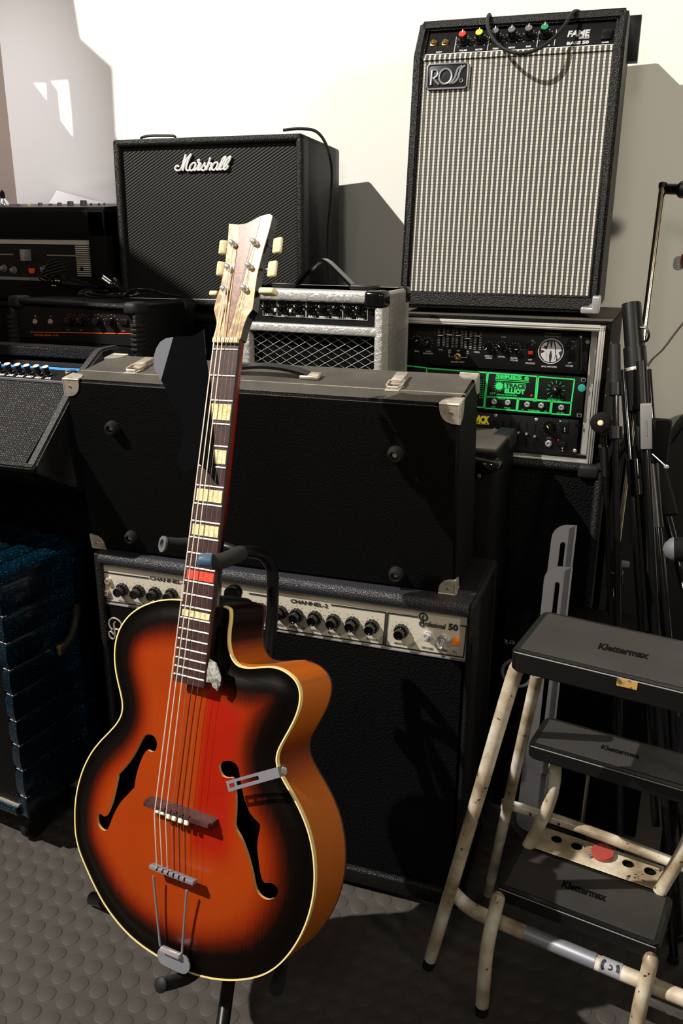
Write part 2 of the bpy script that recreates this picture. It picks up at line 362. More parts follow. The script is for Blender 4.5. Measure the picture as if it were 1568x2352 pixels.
# sunburst top / side
def burst(name, side=False):
    m = mat(name, (.5, .1, .02), .34, coat=0, spec=.13); N, L, p = nodes(m)
    at = N.new('ShaderNodeAttribute'); at.attribute_name = 'burst'
    mp = N.new('ShaderNodeMapping'); mp.inputs['Scale'].default_value = (180, 20, 5) if not side else (12, 12, 160); L.new(coords(m), mp.inputs[0])
    g = N.new('ShaderNodeTexNoise'); g.inputs['Scale'].default_value = 2.2; g.inputs['Detail'].default_value = 4; L.new(mp.outputs[0], g.inputs['Vector'])
    gv = math_node(m, 'MULTIPLY', math_node(m, 'SUBTRACT', g.outputs['Fac'], .5), .18)
    f = math_node(m, 'ADD', at.outputs['Fac'], gv)
    if side: st = [(0, (.002, .001, .0008)), (.3, (.03, .004, .001)), (.65, (.26, .045, .004)), (1, (.46, .12, .014))]
    else: st = [(0, (.0012, .0008, .0006)), (.22, (.004, .0015, .0008)), (.44, (.055, .005, .001)), (.68, (.17, .014, .0012)), (1, (.265, .032, .0026))]
    base = ramp(m, f, st)
    if not side:
        a2 = N.new('ShaderNodeAttribute'); a2.attribute_name = 'redpatch'
        mx = N.new('ShaderNodeMix'); mx.data_type = 'RGBA'; L.new(a2.outputs['Fac'], mx.inputs[0]); L.new(base, mx.inputs[6]); mx.inputs[7].default_value = (.26, .0050, .002, 1); base = mx.outputs[2]
    L.new(base, p.inputs['Base Color']); p.inputs['Coat Roughness'].default_value = .15
    return m
M['top'] = burst('sunburst_spruce_top'); M['side'] = burst('sunburst_maple_side', True)

# ================================================================= SETTING
mb = MB().box(-2.6, 1.2, -1.2, 2.2, -.05, 0); floor = struct('floor', mb, M['floor'])
struct('wall_back', MB().box(-1.9, 1.2, 2.1, 2.2, 0, 3.3), M['wall'])
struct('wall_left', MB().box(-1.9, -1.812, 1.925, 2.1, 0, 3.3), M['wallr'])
# raised studs
me = MB().lathe([(.0156, 0), (.0150, .0007), (.0138, .0011), (.0, .0012)], d=(0, 0, 1), n=14).mesh('stud', 50)
sp_ = []
for i in range(-12, 40):
    for j in range(-6, 18):
        x = -.9178+.0375*i; y = .8825+.0367*j
        if x > .3 or y > 1.6 or y < .66: continue
        q = Vector((x, y, 0))-CO; z = q.dot(fwd); px = 784+FPX*q.dot(cr)/z; py = 1176-FPX*q.dot(cu)/z
        if -60 < px < 1640 and 1850 < py < 2450: sp_.append(((0 if px < 560 else 1), z, x, y))
sp_.sort(); rest = MB()
for k, (a, z, x, y) in enumerate(sp_):
    if k < 300: link('stud', me, M['floor'], floor, (x, y, 0))
    else: rest.lathe([(.0156, 0), (.0150, .0007), (.0138, .0011), (.0, .0012)], (x, y, 0), (0, 0, 1), 10)
if rest.v:
    o = link('far_studs', rest.mesh('far_studs', 50), M['floor'], floor); o['kind'] = 'stuff'

# ================================================================= shared small parts
_kc = {}
def knob_mesh(kind, r, h):
    k = (kind, round(r, 5), round(h, 5))
    if k in _kc: return _kc[k]
    b = MB()
    if kind == 'skirt': b.lathe([(r, 0), (r, h*.10), (r*.90, h*.38), (r*.70, h*.42), (r*.66, h), (r*.5, h*1.01), (r*.45, h*.93), (0, h*.93)], n=48, flute=.07, nf=12)
    elif kind == 'tall': b.lathe([(r, 0), (r, h*.15), (r*.72, h*.2), (r*.66, h*.97), (r*.58, h), (0, h)], n=24)
    elif kind == 'ring': b.lathe([(r, 0), (r*.92, h*.9), (r*.8, h), (0, h*.98)], n=32, flute=.05, nf=16)
    elif kind == 'jack': b.lathe([(r, 0), (r, h*.5), (r*.78, h*.6), (r*.74, h), (r*.45, h), (r*.42, h*.2), (0, h*.2)], n=24)
    elif kind == 'hex': b.lathe([(r, 0), (r, h*.5), (r*.9, h*.55)], n=6).lathe([(r*.72, h*.4), (r*.68, h), (r*.42, h), (r*.4, h*.3), (0, h*.3)], n=20)
    elif kind == 'screw': b.lathe([(r, 0), (r*.95, h*.6), (r*.6, h), (0, h*.9)], n=14)
    _kc[k] = b.mesh(kind, 35); return _kc[k]
def variant(me, mt):
    k = (me.name, mt.name)
    if k not in _kc:
        m2 = me.copy(); m2.materials.clear(); m2.materials.append(mt); _kc[k] = m2
    return _kc[k]
def put(t, name, px, py, kind, r, h, mt, y=0., parent=None, ang=None, pm=None, label=None, yaw=None):
    P = t.on(px, py, y) if yaw is None else t.on(px, py, 0, *yaw)
    o = link(name, variant(knob_mesh(kind, r, h), mt), None, parent or t.r, P, label)
    if yaw is not None: o.rotation_euler = Vector((0, -1, 0)).rotation_difference(Vector(yaw[0]).normalized()).to_euler()
    if ang is not None:
        top = h*1.005; a = R(ang); rr = r*.62 if kind in ('skirt', 'tall') else r*.85
        b = MB(); e = Vector((math.sin(a), 0, math.cos(a))); s_ = Vector((e.z, 0, -e.x))*r*.06
        b.add([e*rr*.25-s_+Vector((0, -top, 0)), e*rr*.25+s_+Vector((0, -top, 0)), e*rr+s_+Vector((0, -top, 0)), e*rr-s_+Vector((0, -top, 0)),
               e*rr*.25-s_+Vector((0, -top-.0008, 0)), e*rr*.25+s_+Vector((0, -top-.0008, 0)), e*rr+s_+Vector((0, -top-.0008, 0)), e*rr-s_+Vector((0, -top-.0008, 0))],
              [(4, 5, 6, 7), (0, 1, 5, 4), (1, 2, 6, 5), (2, 3, 7, 6), (3, 0, 4, 7)])
        link('pointer', b.mesh('pointer', 0), pm or M['white'], o)
    return o
def ticks(t, px, py, r, n, a0, a1, y, mb, ln=.0012, w=.0006, yaw=None):
    C = t.on(px, py, y) if yaw is None else t.on(px, py, 0, *yaw)
    n_ = Vector((0, -1, 0)) if yaw is None else Vector(yaw[0]).normalized(); up = Vector((0, 0, 1)); up = (up-n_*up.dot(n_)).normalized(); rt = up.cross(n_)
    if rt.x < 0: rt = -rt
    for k in range(n):
        a = R(a0+(a1-a0)*k/(n-1)); e = rt*math.sin(a)+up*math.cos(a); s_ = (rt*math.cos(a)-up*math.sin(a))*w; c = C+e*r+n_*.0006
        mb.add([c-s_, c+s_, c+s_+e*ln, c-s_+e*ln], [(0, 1, 2, 3)])
    return mb
def frame_shell(mb, w, d, h, t, dep, bev=.006):
    # open front cabinet shell: outer box w x d x h, walls t, recess dep from the front
    mb.box(0, w, dep, d, 0, h, bev=bev)
    mb.box(0, t, 0, d*.9, 0, h, bev=bev); mb.box(w-t, w, 0, d*.9, 0, h, bev=bev)
    mb.box(0, w, 0, d*.9, 0, t, bev=bev); mb.box(0, w, 0, d*.9, h-t, h, bev=bev)
    return mb
def corner_cap(t, name, P, sx, sy, sz, a, mt, th=.0015, scr=True):
    # metal corner: three rounded plates meeting at P, extending towards (sx,sy,sz)
    b = MB(); P = Vector(P)
    def plate(e1, e2, nrm):
        pts = [Vector((0, 0, 0)), e1*a]
        for k in range(1, 6):
            q = PI/2*k/6; pts.append(e1*a*math.cos(q)**.8+e2*a*math.sin(q)**.8)
        pts.append(e2*a); n = len(pts); vs = [P+p_-nrm*th for p_ in pts]+[P+p_+nrm*.0 for p_ in pts]
        b.add(vs, [tuple(range(n)), tuple(range(2*n-1, n-1, -1))]+[(i, n+i, n+(i+1) % n, (i+1) % n) for i in range(n)])
    ex = Vector((sx, 0, 0)); ey = Vector((0, sy, 0)); ez = Vector((0, 0, sz))
    plate(ex, ez, ey); plate(ex, ey, ez); plate(ey, ez, ex)
    # rounded ridge
    b.tube([P+ex*a, P+ex*.0, P], .0022, 8).tube([P+ez*a, P], .0022, 8).tube([P+ey*a, P], .0022, 8)
    o = t.part(name, b, mt)
    if scr:
        c = P+(ex+ez)*a*.42-ey*th
        link('screw', variant(knob_mesh('screw', .003, .0015), M['nickel']), None, o, c)
    return o

# ================================================================= PROFESSIONAL COMBO (foreground, large)
PW, PD, PH = .7237, .2250, .6086
t = T('guitar_amplifier', 'large black combo amplifier with long silver CHANNEL-2 control panel, behind the orange guitar', 'amplifier', (-.9769, 1.2346, .0119), (1.8, .18, -.22))
b = MB(); bv = .006; ft = .014
b.box(0, PW, .05, PD, .0, PH, bev=.008); b.box(0, .014, 0, PD*.9, 0, PH, bev=bv, seg=3); b.box(PW-.012, PW, 0, PD*.9, 0, PH, bev=bv, seg=3)
b2 = MB().box(0, PW, 0, PD*.9, PH-.0256, PH, bev=.011, seg=4); b.box(0, PW, 0, PD*.9, 0, .035, bev=bv, seg=3)
t.part('cabinet', b, M['tolex'], smooth=50); t.part('top_rail', b2, M['rail'], smooth=60)
y0 = .012
a1 = t.on(229, 1297, y0); a2 = t.on(232, 1381, y0); a3 = t.on(1070, 1516, y0); a4 = t.on(1078, 1400, y0)
pz0 = (a2.z+a3.z)/2; ptz = t.on(1078, 1413, y0).z
b = MB().box(.013, PW-.0115, y0, y0+.03, pz0, PH-.022); pan = t.part('control_panel', b, M['silverp'])
t.part('trim_strip', MB().box(.014, PW-.012, y0-.003, y0+.002, pz0-.003, pz0, bev=.001), M['dimprint'], pan)
yp = y0-.0007
# printed lines
L_ = [[(340, 1328), (233.7, 1313), (232, 1378), (410, 1403)], [(573, 1363), (636.5, 1372.5)], [(761, 1389), (886, 1406.5), (880, 1481), (590, 1437)],
      [(958, 1416.8), (891, 1407.5), (884, 1482), (1064, 1510), (1071.5, 1439), (1058, 1437)]]
t.part('panel_line', plines(t, L_, yp, .0021), M['blackprint'], pan, smooth=0)
texts(t, 'panel_lettering', [('CHANNEL-1', 343.5, 1331, 425, 1343, 8, .03), ('CHANNEL-2', 667, 1383.5, 753, 1396.5, 8.5, .03),
    ('VOLUME', 272, 1381.5, 292, 1384.5, 4, .03), ('TREBLE', 309.5, 1386, 329, 1389, 4, .03), ('INPUT', 239, 1376, 254, 1378, 3.6, .03),
    ('VOLUME', 582, 1428.5, 608, 1433, 4.2, .03), ('TREBLE', 632.5, 1436, 653, 1439, 4.2, .03), ('MID RANGE', 665, 1441, 701, 1446, 4.2, .03), ('BASS', 717, 1449, 732, 1451.5, 4.2, .03),
    ('TREMOLO', 752.5, 1455, 781, 1459.5, 4.2, .03), ('SPEED', 800, 1462, 821, 1465.5, 4.2, .03), ('REVERB', 842, 1469, 867, 1473, 4.2, .03), ('MASTER', 905.5, 1478.5, 932, 1483, 4.5, .03),
    ('GROUND', 967.5, 1488.5, 994, 1493, 4.5, .03), ('POWER', 1004.5, 1493.5, 1028, 1497.5, 4.5, .03), ('P L', 1040, 1499.5, 1048.5, 1501, 4.5, .03),
    ('rofessional', 974.5, 1438, 1023, 1445.5, 11.5, .03, .12), ('50', 1029.5, 1446, 1052, 1449.5, 14, .045)], yp-.0004, M['blackprint'], pan)
def script_P(t, cx, cy, s, y, r, nm, mt, parent=None):
    st = [[(-.02, .35), (-.16, .18), (-.22, .0), (-.20, -.2), (-.05, -.34), (.15, -.34), (.38, -.2), (.52, .0), (.50, .22), (.34, .34), (.16, .30)],
          [(.14, -.12), (.08, .02), (.10, .25), (.13, .5), (.14, .75), (.06, .90), (-.06, .88), (-.19, .72), (-.22, .55), (-.13, .45), (.0, .55), (.05, .64)]]
    b = MB()
    for q in st: b.tube(crom([t.on(cx+u*s, cy+v*s, y) for u, v in q], 4), r, 6, flat=(0, -1, 0))
    return t.part(nm, b, mt, parent)
script_P(t, 969, 1417, 24, yp-.0003, .0013, 'capital_script_letter', M['blackprint'], pan)
script_P(t, 259, 1433, 38, .004, .0018, 'script_letter_badge', M['nickel'])
tk = MB()
for px, py, ang in ((282, 1353, 0), (319.7, 1357.3, 20), (357, 1361.7, -30), (395, 1365, 10), (600, 1399.4, 0), (645, 1405.5, 0), (681.7, 1412, 30), (723.8, 1417.8, -10), (766.7, 1424.7, 15), (809.9, 1431.2, 40), (854.7, 1437.7, -20), (921.7, 1448.4, 0)):
    put(t, 'knob', px, py, 'skirt', .0132, .021, M['gloss'], y0); ticks(t, px, py, .0165, 9, -135, 135, y0, tk, .0012, .0005)
t.part('dial_mark', tk, M['blackprint'], pan, smooth=0)
for px, py in ((249.3, 1334), (246.3, 1360.5)): put(t, 'input_jack', px, py, 'hex', .0082, .006, M['nickel'], y0)
for px, py, e in ((984, 1460.6, (0, -1, .1)), (1018.5, 1466.4, (-.1, -1, -.75))):
    o = put(t, 'toggle_switch', px, py, 'hex', .0085, .006, M['chrome'], y0); link('lever', MB().lathe([(.0022, 0), (.003, .013), (.0034, .018), (.002, .0205), (0, .021)], (0, -.002, 0), e, 12).mesh('lever'), M['chrome'], o)
put(t, 'pilot_lamp', 1047, 1471.4, 'ring', .0064, .009, M['amber'], y0)
gb = MB().box(.020, PW-.018, .010, .05, .03, pz0-.006); t.part('grille_cloth', gb, M['cloth'])
q0 = t.on(775, 1990, .004); q1 = t.on(1016, 2050, .004)
t.part('lower_trim', MB().box(.018, PW-.018, .002, .010, q1.z-.003, q1.z+.0005, bev=.001), M['dimprint'])
for x in (.05, PW-.05):
    for y in (.04, PD-.04): t.part('foot', MB().cyl((x, y, -.0125), (x, y, .002), .016), M['rubber'])
Pt = t
ptop = lambda x, y: t.M @ Vector((x, y, PH))

# ================================================================= LONG BLACK CASE standing on the combo
CT = T('equipment_case', 'long black vinyl case with metal corners, latches and rubber feet, on the silver-panel combo', 'case', (-.9892, 1.2531, .6226), (3.12, 0, .0))
cw, cd, ch = .6937, .1638, .3303
c_, s_ = math.cos(R(-7.27)), math.sin(R(-7.27))
def CL(x, y, z): return Vector((x, y*c_ + z*s_, -y*s_ + z*c_))      # tilted case coordinates -> local
prof = [CL(0, 0, 0), CL(0, 0, ch), CL(0, cd, ch), CL(0, cd, .022)]
pp = [(prof[0].y, prof[0].z), (prof[1].y, prof[1].z), (prof[2].y, prof[2].z), (prof[3].y+.012, .0)]
bm = bmesh.new(); vs = [bm.verts.new((x, a, b_)) for x in (0, cw) for a, b_ in pp]
for f in [(0, 1, 2, 3), (7, 6, 5, 4), (0, 4, 5, 1), (1, 5, 6, 2), (2, 6, 7, 3), (3, 7, 4, 0)]: bm.faces.new([vs[i] for i in f])
bmesh.ops.recalc_face_normals(bm, faces=bm.faces); bmesh.ops.bevel(bm, geom=list(bm.edges), offset=.005, segments=3, affect='EDGES'); me = bpy.data.meshes.new('body'); bm.to_mesh(me); bm.free()
me.polygons.foreach_set('use_smooth', [True]*len(me.polygons)); me.set_sharp_from_angle(angle=R(50))
CT.part('body', me, M['tolex_worn'])
Mt = Matrix(((1, 0, 0), (0, c_, s_), (0, -s_, c_)))   # rotates tilted coords to local
def tb(*a, **k): return MB().box(*a, M=Mt, **k)
# lid seam
CT.part('lid_seam', tb(.001, cw-.001, .052, .0545, ch-.0005, ch+.0006), M['nickel'])
class Sub:  # placement helper inside tilted coordinates
    pass
def ctop(px, py, h=0):   # pixel on case top plane -> tilted coords (x,y)
    n = Mt @ Vector((0, 0, 1)); p0 = CL(0, 0, ch+h); return Mt.transposed() @ CT.on(px, py, 0, n, p0)
def cfront(px, py, h=0):
    n = Mt @ Vector((0, -1, 0)); p0 = CL(0, -h, 0); return Mt.transposed() @ CT.on(px, py, 0, n, p0)
def corner2(nm, x, y, z, sx, sy, sz, a, mt):
    b = MB()
    P = Vector((x, y, z))
    def plate(e1, e2, nr):
        pts = [Vector((0, 0, 0)), e1*a]+[e1*a*math.cos(PI/2*k/7)**.75+e2*a*math.sin(PI/2*k/7)**.75 for k in range(1, 7)]+[e2*a]
        n = len(pts); vs = [Mt @ (P+p-nr*.0016) for p in pts]+[Mt @ (P+p+nr*.0005) for p in pts]
        b.add(vs, [tuple(range(n)), tuple(range(2*n-1, n-1, -1))]+[(i, n+i, n+(i+1) % n, (i+1) % n) for i in range(n)])
    ex, ey, ez = Vector((sx, 0, 0)), Vector((0, sy, 0)), Vector((0, 0, sz))
    plate(ex, ez, ey); plate(ex, ey, ez); plate(ey, ez, ex)
    for e in (ex, ey, ez): b.tube([Mt @ (P+e*a), Mt @ P], .0024, 8)
    o = CT.part(nm, b, mt)
    c = MB().lathe([(.0028, 0), (.002, .0015), (0, .0018)], Mt @ (P+(ex+ez)*a*.40-ey*.0015), Mt @ (-ey), 10); link('rivet', c.mesh('rivet'), M['brass'], o)
    return o
for x, sx in ((0, 1), (cw, -1)):
    corner2('metal_corner', x, 0, ch, sx, 1, -1, .031, M['nickel'])
    corner2('metal_corner', x, cd, ch, sx, -1, -1, .031, M['nickel'])
    corner2('metal_corner', x, 0, .001, sx, 1, 1, .028, M['nickel'])
for px, py, r in ((260, 981, .0125), (303, 1232, .0125), (909, 1042, .0135), (911, 1317, .0135)):
    q = cfront(px, py); b = MB().lathe([(r, 0), (r*.97, .006), (r*.8, .013), (r*.55, .014), (r*.5, .006), (0, .006)], Mt @ q, Mt @ Vector((0, -1, 0)), 28)
    o = CT.part('rubber_foot', b, M['rubber']); link('foot_screw', MB().lathe([(r*.36, .0062), (r*.3, .008), (0, .0082)], Mt @ q, Mt @ Vector((0, -1, 0)), 12).mesh('s'), M['nickel'], o)
def latch(px0, py0, px1, py1):
    a = ctop(px0, py0); bq = ctop(px1, py1); e = (bq-a); Ln = e.length; e.normalize(); w = Vector((-e.y, e.x, 0))
    if w.x < 0: w = -w
    def bx(u0, u1, v0, v1, h0, h1, bev=.0007):
        F = Mt.to_4x4() @ (Matrix.Translation(a) @ Matrix((w, e, Vector((0, 0, 1)))).transposed().to_4x4())
        return MB().box(v0, v1, u0, u1, h0, h1, M=F, bev=bev)
    o = CT.part('latch', bx(0, Ln*.30, -.012, .012, 0, .0014), M['nickel'])
    link('lever', bx(Ln*.42, Ln, -.010, .010, .004, .0095, .002).mesh('lever'), M['nickel'], o)
    link('lever_base', bx(Ln*.38, Ln*.98, -.0115, .0115, 0, .004).mesh('base'), M['nickel'], o)
    hb = MB(); F = Mt.to_4x4() @ (Matrix.Translation(a) @ Matrix((w, e, Vector((0, 0, 1)))).transposed().to_4x4())
    hb.tube([F @ Vector(p) for p in ((-.008, Ln*.62, .006), (-.0125, Ln*.45, .006), (-.0125, Ln*.2, .005), (-.008, Ln*.10, .0045), (.008, Ln*.10, .0045), (.0125, Ln*.2, .005), (.0125, Ln*.45, .006), (.008, Ln*.62, .006))], .0018, 8)
    link('bail', hb.mesh('bail'), M['nickel'], o)
    for v in (-.006, .006): link('rivet', MB().lathe([(.002, 0), (.0014, .0012), (0, .0014)], F @ Vector((v, Ln*.1, .0014)), Mt @ Vector((0, 0, 1)), 8).mesh('rivet'), M['brass'], o)
latch(296, 859, 346, 831); latch(899, 899, 925, 866)
# strap handle on case lid
h0 = ctop(527, 857); h1 = ctop(715, 869); zz = ch
b = MB(); pts = []
for k in range(13):
    u = k/12; pts.append(Mt @ Vector((h0.x+(h1.x-h0.x)*u, h0.y+(h1.y-h0.y)*u, zz+.004+.013*math.sin(PI*u)**.7)))
o = CT.part('carry_handle', MB().strap(pts, .022, .005, Mt @ Vector((0, 1, 0))), M['black'], smooth=60)
for q in (h0, h1):
    link('handle_end_cap', MB().box(q.x-.018, q.x+.016, q.y-.013, q.y+.013, zz, zz+.008, M=Mt, bev=.003).mesh('cap', 50), M['nickel'], o)

# ================================================================= AMP BEHIND THE CASE (carries the silver amp)
t = T('amplifier_cabinet', 'black vinyl cabinet with strap handle, mostly hidden behind the long case, under the silver amp', 'cabinet', (-.905, 1.492, .0), (0, 0, 0))
HW, HD, HH = .625, .185, .823
t.part('cabinet', MB().box(0, HW, 0, HD, 0.012, HH, bev=.008, seg=3), M['tolex_worn'], smooth=50)
for x in (.05, HW-.05):
    for y in (.03, HD-.03): t.part('foot', MB().cyl((x, y, 0), (x, y, .014), .014), M['rubber'])
corner = MB().box(HW-.034, HW+.004, .120, HD+.003, HH-.030, HH+.004, bev=.008, seg=3); t.part('plastic_corner', corner, M['rubber'])
q = t.on(1118, 1062, 0); b = MB()
b.tube(crom([(q.x-.05, -.004, q.z+.008), (q.x-.04, -.018, q.z+.006), (q.x, -.024, q.z+.002), (q.x+.014, -.018, q.z), (q.x+.018, -.002, q.z)], 4), .011, 12, flat=(0, 0, 1))
o = t.part('strap_handle', b, M['gloss']); link('screw', variant(knob_mesh('screw', .004, .003), M['nickel']), None, o, t.on(1100, 1092, -.002))

# ================================================================= SILVER AMP
t = T('practice_amplifier', 'small silver-covered practice amp with diamond mesh grille and arched black handle', 'amplifier', (-.7975, 1.508, .825), (-1.1, 0, 0))
sw, sd, sh = .2935, .160, .266
fr_ = .020
mz = t.on(600, 741, 0).z; mz2 = t.on(600, 760, 0).z
b = MB().box(0, sw, .03, sd, 0, sh, bev=.006); b.box(0, fr_, 0, sd*.9, 0, sh, bev=.005); b.box(sw-fr_*.8, sw, 0, sd*.9, 0, sh, bev=.006, seg=3); b.box(0, sw, 0, sd*.9, sh-.021, sh, bev=.005); b.box(0, sw, 0, sd*.9, 0, .02, bev=.005)
b.box(fr_*.5, sw-fr_*.5, .0, .03, mz-.016, mz, bev=.003)
t.part('cabinet', b, M['silver'], smooth=50)
t.part('control_panel', MB().box(fr_*.8, sw-fr_*.7, .012, .031, mz-.005, sh-.018), M['panelblack'])
yp = .0113
L_ = [[(604, 680), (635.5, 680), (635.5, 726), (604, 724), (604, 680)], [(636.5, 682), (702.5, 682), (702, 729), (636.5, 726.5), (636.5, 682)], [(703.5, 683), (786.5, 685), (786, 733.5), (703.5, 729.5), (703.5, 683)], [(788, 685.5), (845, 687.5), (843.5, 735.5), (787.5, 733), (788, 685.5)]]
t.part('panel_line', plines(t, L_, yp, .0008), M['greyprint'], smooth=0)
texts(t, 'panel_lettering', [('CLEAN', 610, 685.5, 631, 686, 3.6), ('OVERDRIVE', 650.5, 687, 689, 687.5, 3.8), ('EQUALIZATION', 724, 689.5, 767.5, 690.8, 3.8), ('MASTER', 790, 692, 814, 692.6, 3.8), ('REVERB', 818.5, 692.6, 843, 693.2, 3.8),
    ('RX15RM', 828, 683.5, 869, 684.5, 7.5, .012, .1), ('PHONES', 848, 694, 867, 694.6, 3.4), ('LEVEL', 609.5, 724, 627.5, 724.5, 4), ('GAIN', 646, 726.5, 660, 727, 4), ('LEVEL', 680, 727, 699, 728, 4), ('BASS', 708, 728.5, 725, 729.5, 4), ('MIDDLE', 733, 730, 755, 731, 4), ('TREBLE', 761, 731, 784, 732, 4), ('LEVEL', 790, 733, 810, 734, 4), ('LEVEL', 818.5, 734, 838.5, 735, 4)], yp-.0003, M['white'])
tk = MB()
for i, (px, py) in enumerate(((612, 705), (647, 705), (683.5, 705.5), (711.5, 706.5), (739.5, 707), (769, 708), (797, 708.5), (825, 710))):
    put(t, 'knob', px, py, 'tall', .0085, .012, M['gloss'], .012, ang=(-40, -25, -30, -35, -20, 30, -15, -30)[i]); ticks(t, px, py, .0118, 9, -140, 140, .012, tk, .0011, .0005)
t.part('dial_mark', tk, M['white'], smooth=0)
for px, py in ((633, 712), (668, 713.5)): q = t.on(px, py, .012); t.part('push_button', MB().box(q.x-.0022, q.x+.0022, .008, .013, q.z-.003, q.z+.003, bev=.0006), M['bone'])
put(t, 'phones_jack', 857, 711.5, 'hex', .0095, .006, M['black'], .012)
t.part('baffle', MB().box(fr_*.8, sw-fr_*.7, .022, .032, .012, mz-.012), M['void'])
# expanded metal diamonds
g0, g1 = fr_, sw-fr_*.8; zb, zt = .016, mz-.017; b = MB(); dx, dz = .0272, .0150
def seg_clip(a, c):
    # clip to rectangle
    (x0, z0), (x1, z1) = a, c; t0, t1 = 0, 1; dx_, dz_ = x1-x0, z1-z0
    for p_, q_ in ((-dx_, x0-g0), (dx_, g1-x0), (-dz_, z0-zb), (dz_, zt-z0)):
        if abs(p_) < 1e-9:
            if q_ < 0: return None
            continue
        r_ = q_/p_
        if p_ < 0: t0 = max(t0, r_)
        else: t1 = min(t1, r_)
    if t0 >= t1: return None
    return (x0+dx_*t0, z0+dz_*t0), (x0+dx_*t1, z0+dz_*t1)
for k in range(-20, 30):
    for sgn in (1, -1):
        x = g0+k*dx; c = seg_clip((x, zb if sgn > 0 else zt), (x+sgn*0+dx*(zt-zb)/dz, zt if sgn > 0 else zb))
        if c: b.tube([(c[0][0], .016-.001*sgn, c[0][1]), (c[1][0], .016-.001*sgn, c[1][1])], .00065, 5)
t.part('diamond_mesh_grille', b, mat('dark_metal_mesh', (.22, .22, .22), .4, .7))
for x0, x1, y0_, y1_ in ((sw-.037, sw+.003, -.003, .040), (sw-.020, sw+.003, sd-.03, sd+.003), (-.003, .03, -.003, .04)):
    b = MB().box(x0, x1, y0_, y1_, sh-.030 if x0 > 0 else sh-.02, sh+.003, bev=.009, seg=3)
    if x0 > 0: t.part('corner_protector', b, M['gloss'], smooth=60)
hz = sh; A = t.on(681, 631, .05); B = t.on(812, 634, .05)
pts = crom([(A.x, .05, hz+.006), (A.x+.022, .05, hz+.030), (A.x+.045, .05, hz+.047), ((A.x+B.x)/2-.008, .05, hz+.054), (B.x-.05, .05, hz+.048), (B.x-.03, .05, hz+.032), (B.x, .05, hz+.006)], 5)
o = t.part('carry_handle', MB().strap(pts, .022, .005, (0, 1, 0)), M['gloss'], smooth=60)
for x in (A.x-.022, B.x+.022): link('handle_bracket', MB().box(x-.026, x+.026, .036, .064, hz, hz+.010, bev=.003).mesh('hb', 50), M['black'], o)

# ================================================================= COMBO (Marshall)
t = T('guitar_amplifier', 'black combo amp with white cursive Marshall logo and diagonal weave grille, against the wall', 'amplifier', (-1.2126, 1.718, 1.0271), (4.77, 2.15, -.51))
mw, md, mh = .4447, .2699, .3561
b = MB(); frame_shell(b, mw, md, mh, .017, .03, .007); t.part('cabinet', b, M['tolex'], smooth=50)
t.part('grille', MB().box(.016, mw-.016, .010, .032, .016, mh-.016), M['mgrille'])
t.part('piping', MB().box(.017, mw-.017, .006, .011, .016, .0185), M['greyprint'])
def mk(pts, k=5): return crom([t.on(380+a/8.711, 330+c/8.711, .006) for a, c in pts], k)
st = [[(268, 462), (235, 440), (198, 470), (200, 520), (250, 540), (300, 515), (335, 450), (370, 330), (405, 215)], [(405, 215), (385, 330), (362, 440), (346, 545)],
      [(346, 545), (380, 420), (440, 290), (520, 205)], [(520, 205), (460, 330), (425, 430), (415, 510), (450, 540), (500, 515)],
      [(610, 400), (560, 385), (500, 440), (485, 510), (520, 540), (570, 500), (610, 400)], [(610, 400), (580, 500), (590, 535), (640, 480), (680, 390)], [(690, 335), (655, 325), (655, 365), (690, 390), (715, 400)], [(715, 400), (665, 490), (650, 530), (690, 525)],
      [(690, 525), (740, 460), (800, 380)], [(800, 380), (775, 410), (800, 470), (785, 525), (740, 535), (715, 510)], [(785, 525), (840, 440), (900, 275)], [(900, 275), (860, 400), (815, 530)], [(825, 500), (870, 410), (920, 395), (905, 470), (880, 525), (910, 520)],
      [(1050, 385), (1000, 375), (945, 430), (930, 500), (960, 530), (1010, 490), (1055, 390)], [(1055, 390), (1025, 480), (1035, 525), (1075, 510)], [(1075, 510), (1140, 400), (1200, 290), (1195, 262), (1150, 300), (1095, 420), (1075, 490), (1100, 520), (1150, 500)], [(1150, 500), (1240, 400), (1300, 285), (1290, 260), (1240, 310), (1180, 420), (1165, 490), (1190, 520), (1240, 480), (1258, 435)]]
b = MB()
for s1 in st: b.tube(mk(s1), .0021, 7, flat=(0, -1, 0))
t.part('cursive_logo', b, M['white'])
# cable over it
mc = T('power_cable', 'thin black cable draped over the right side of the amp with cursive white logo', 'cable', tuple(t.M @ Vector((mw, .12, mh))))
W_ = [(t.M @ Vector(p)) for p in ((mw-.09, .20, mh+.004), (mw-.05, .16, mh+.006), (mw-.01, .13, mh+.012))]
W2 = [U(715, 303, Y=1.86), U(738, 335, Y=1.87), U(750, 385, Y=1.88), U(749, 450, Y=1.88), U(743, 520, Y=1.88), U(742, 590, Y=1.88), U(745, 640, Y=1.88)]
W2 = [p+Vector((.012, 0, 0)) for p in W2]
mc.part('cord', MB().tube([mc.Mi @ p for p in crom([U(650, 299, Y=1.84), U(690, 295.5, Y=1.85)]+W2, 6)], .0032, 8), M['rubber'])
q = [U(a, c, Y=1.9) for a, c in ((325, 316), (345, 312), (370, 311.5), (400, 312.5))]
mc2 = T('cable_loop', 'flat loop of cable on top of the cursive-logo amp, near its left corner', 'cable', tuple(q[0]))
mc2.part('cord', MB().tube([mc2.Mi @ p for p in crom([q[0]-Vector((0, 0, .008))]+q+[q[3]-Vector((0, 0, .008))], 5)], .003, 8), M['rubber'])

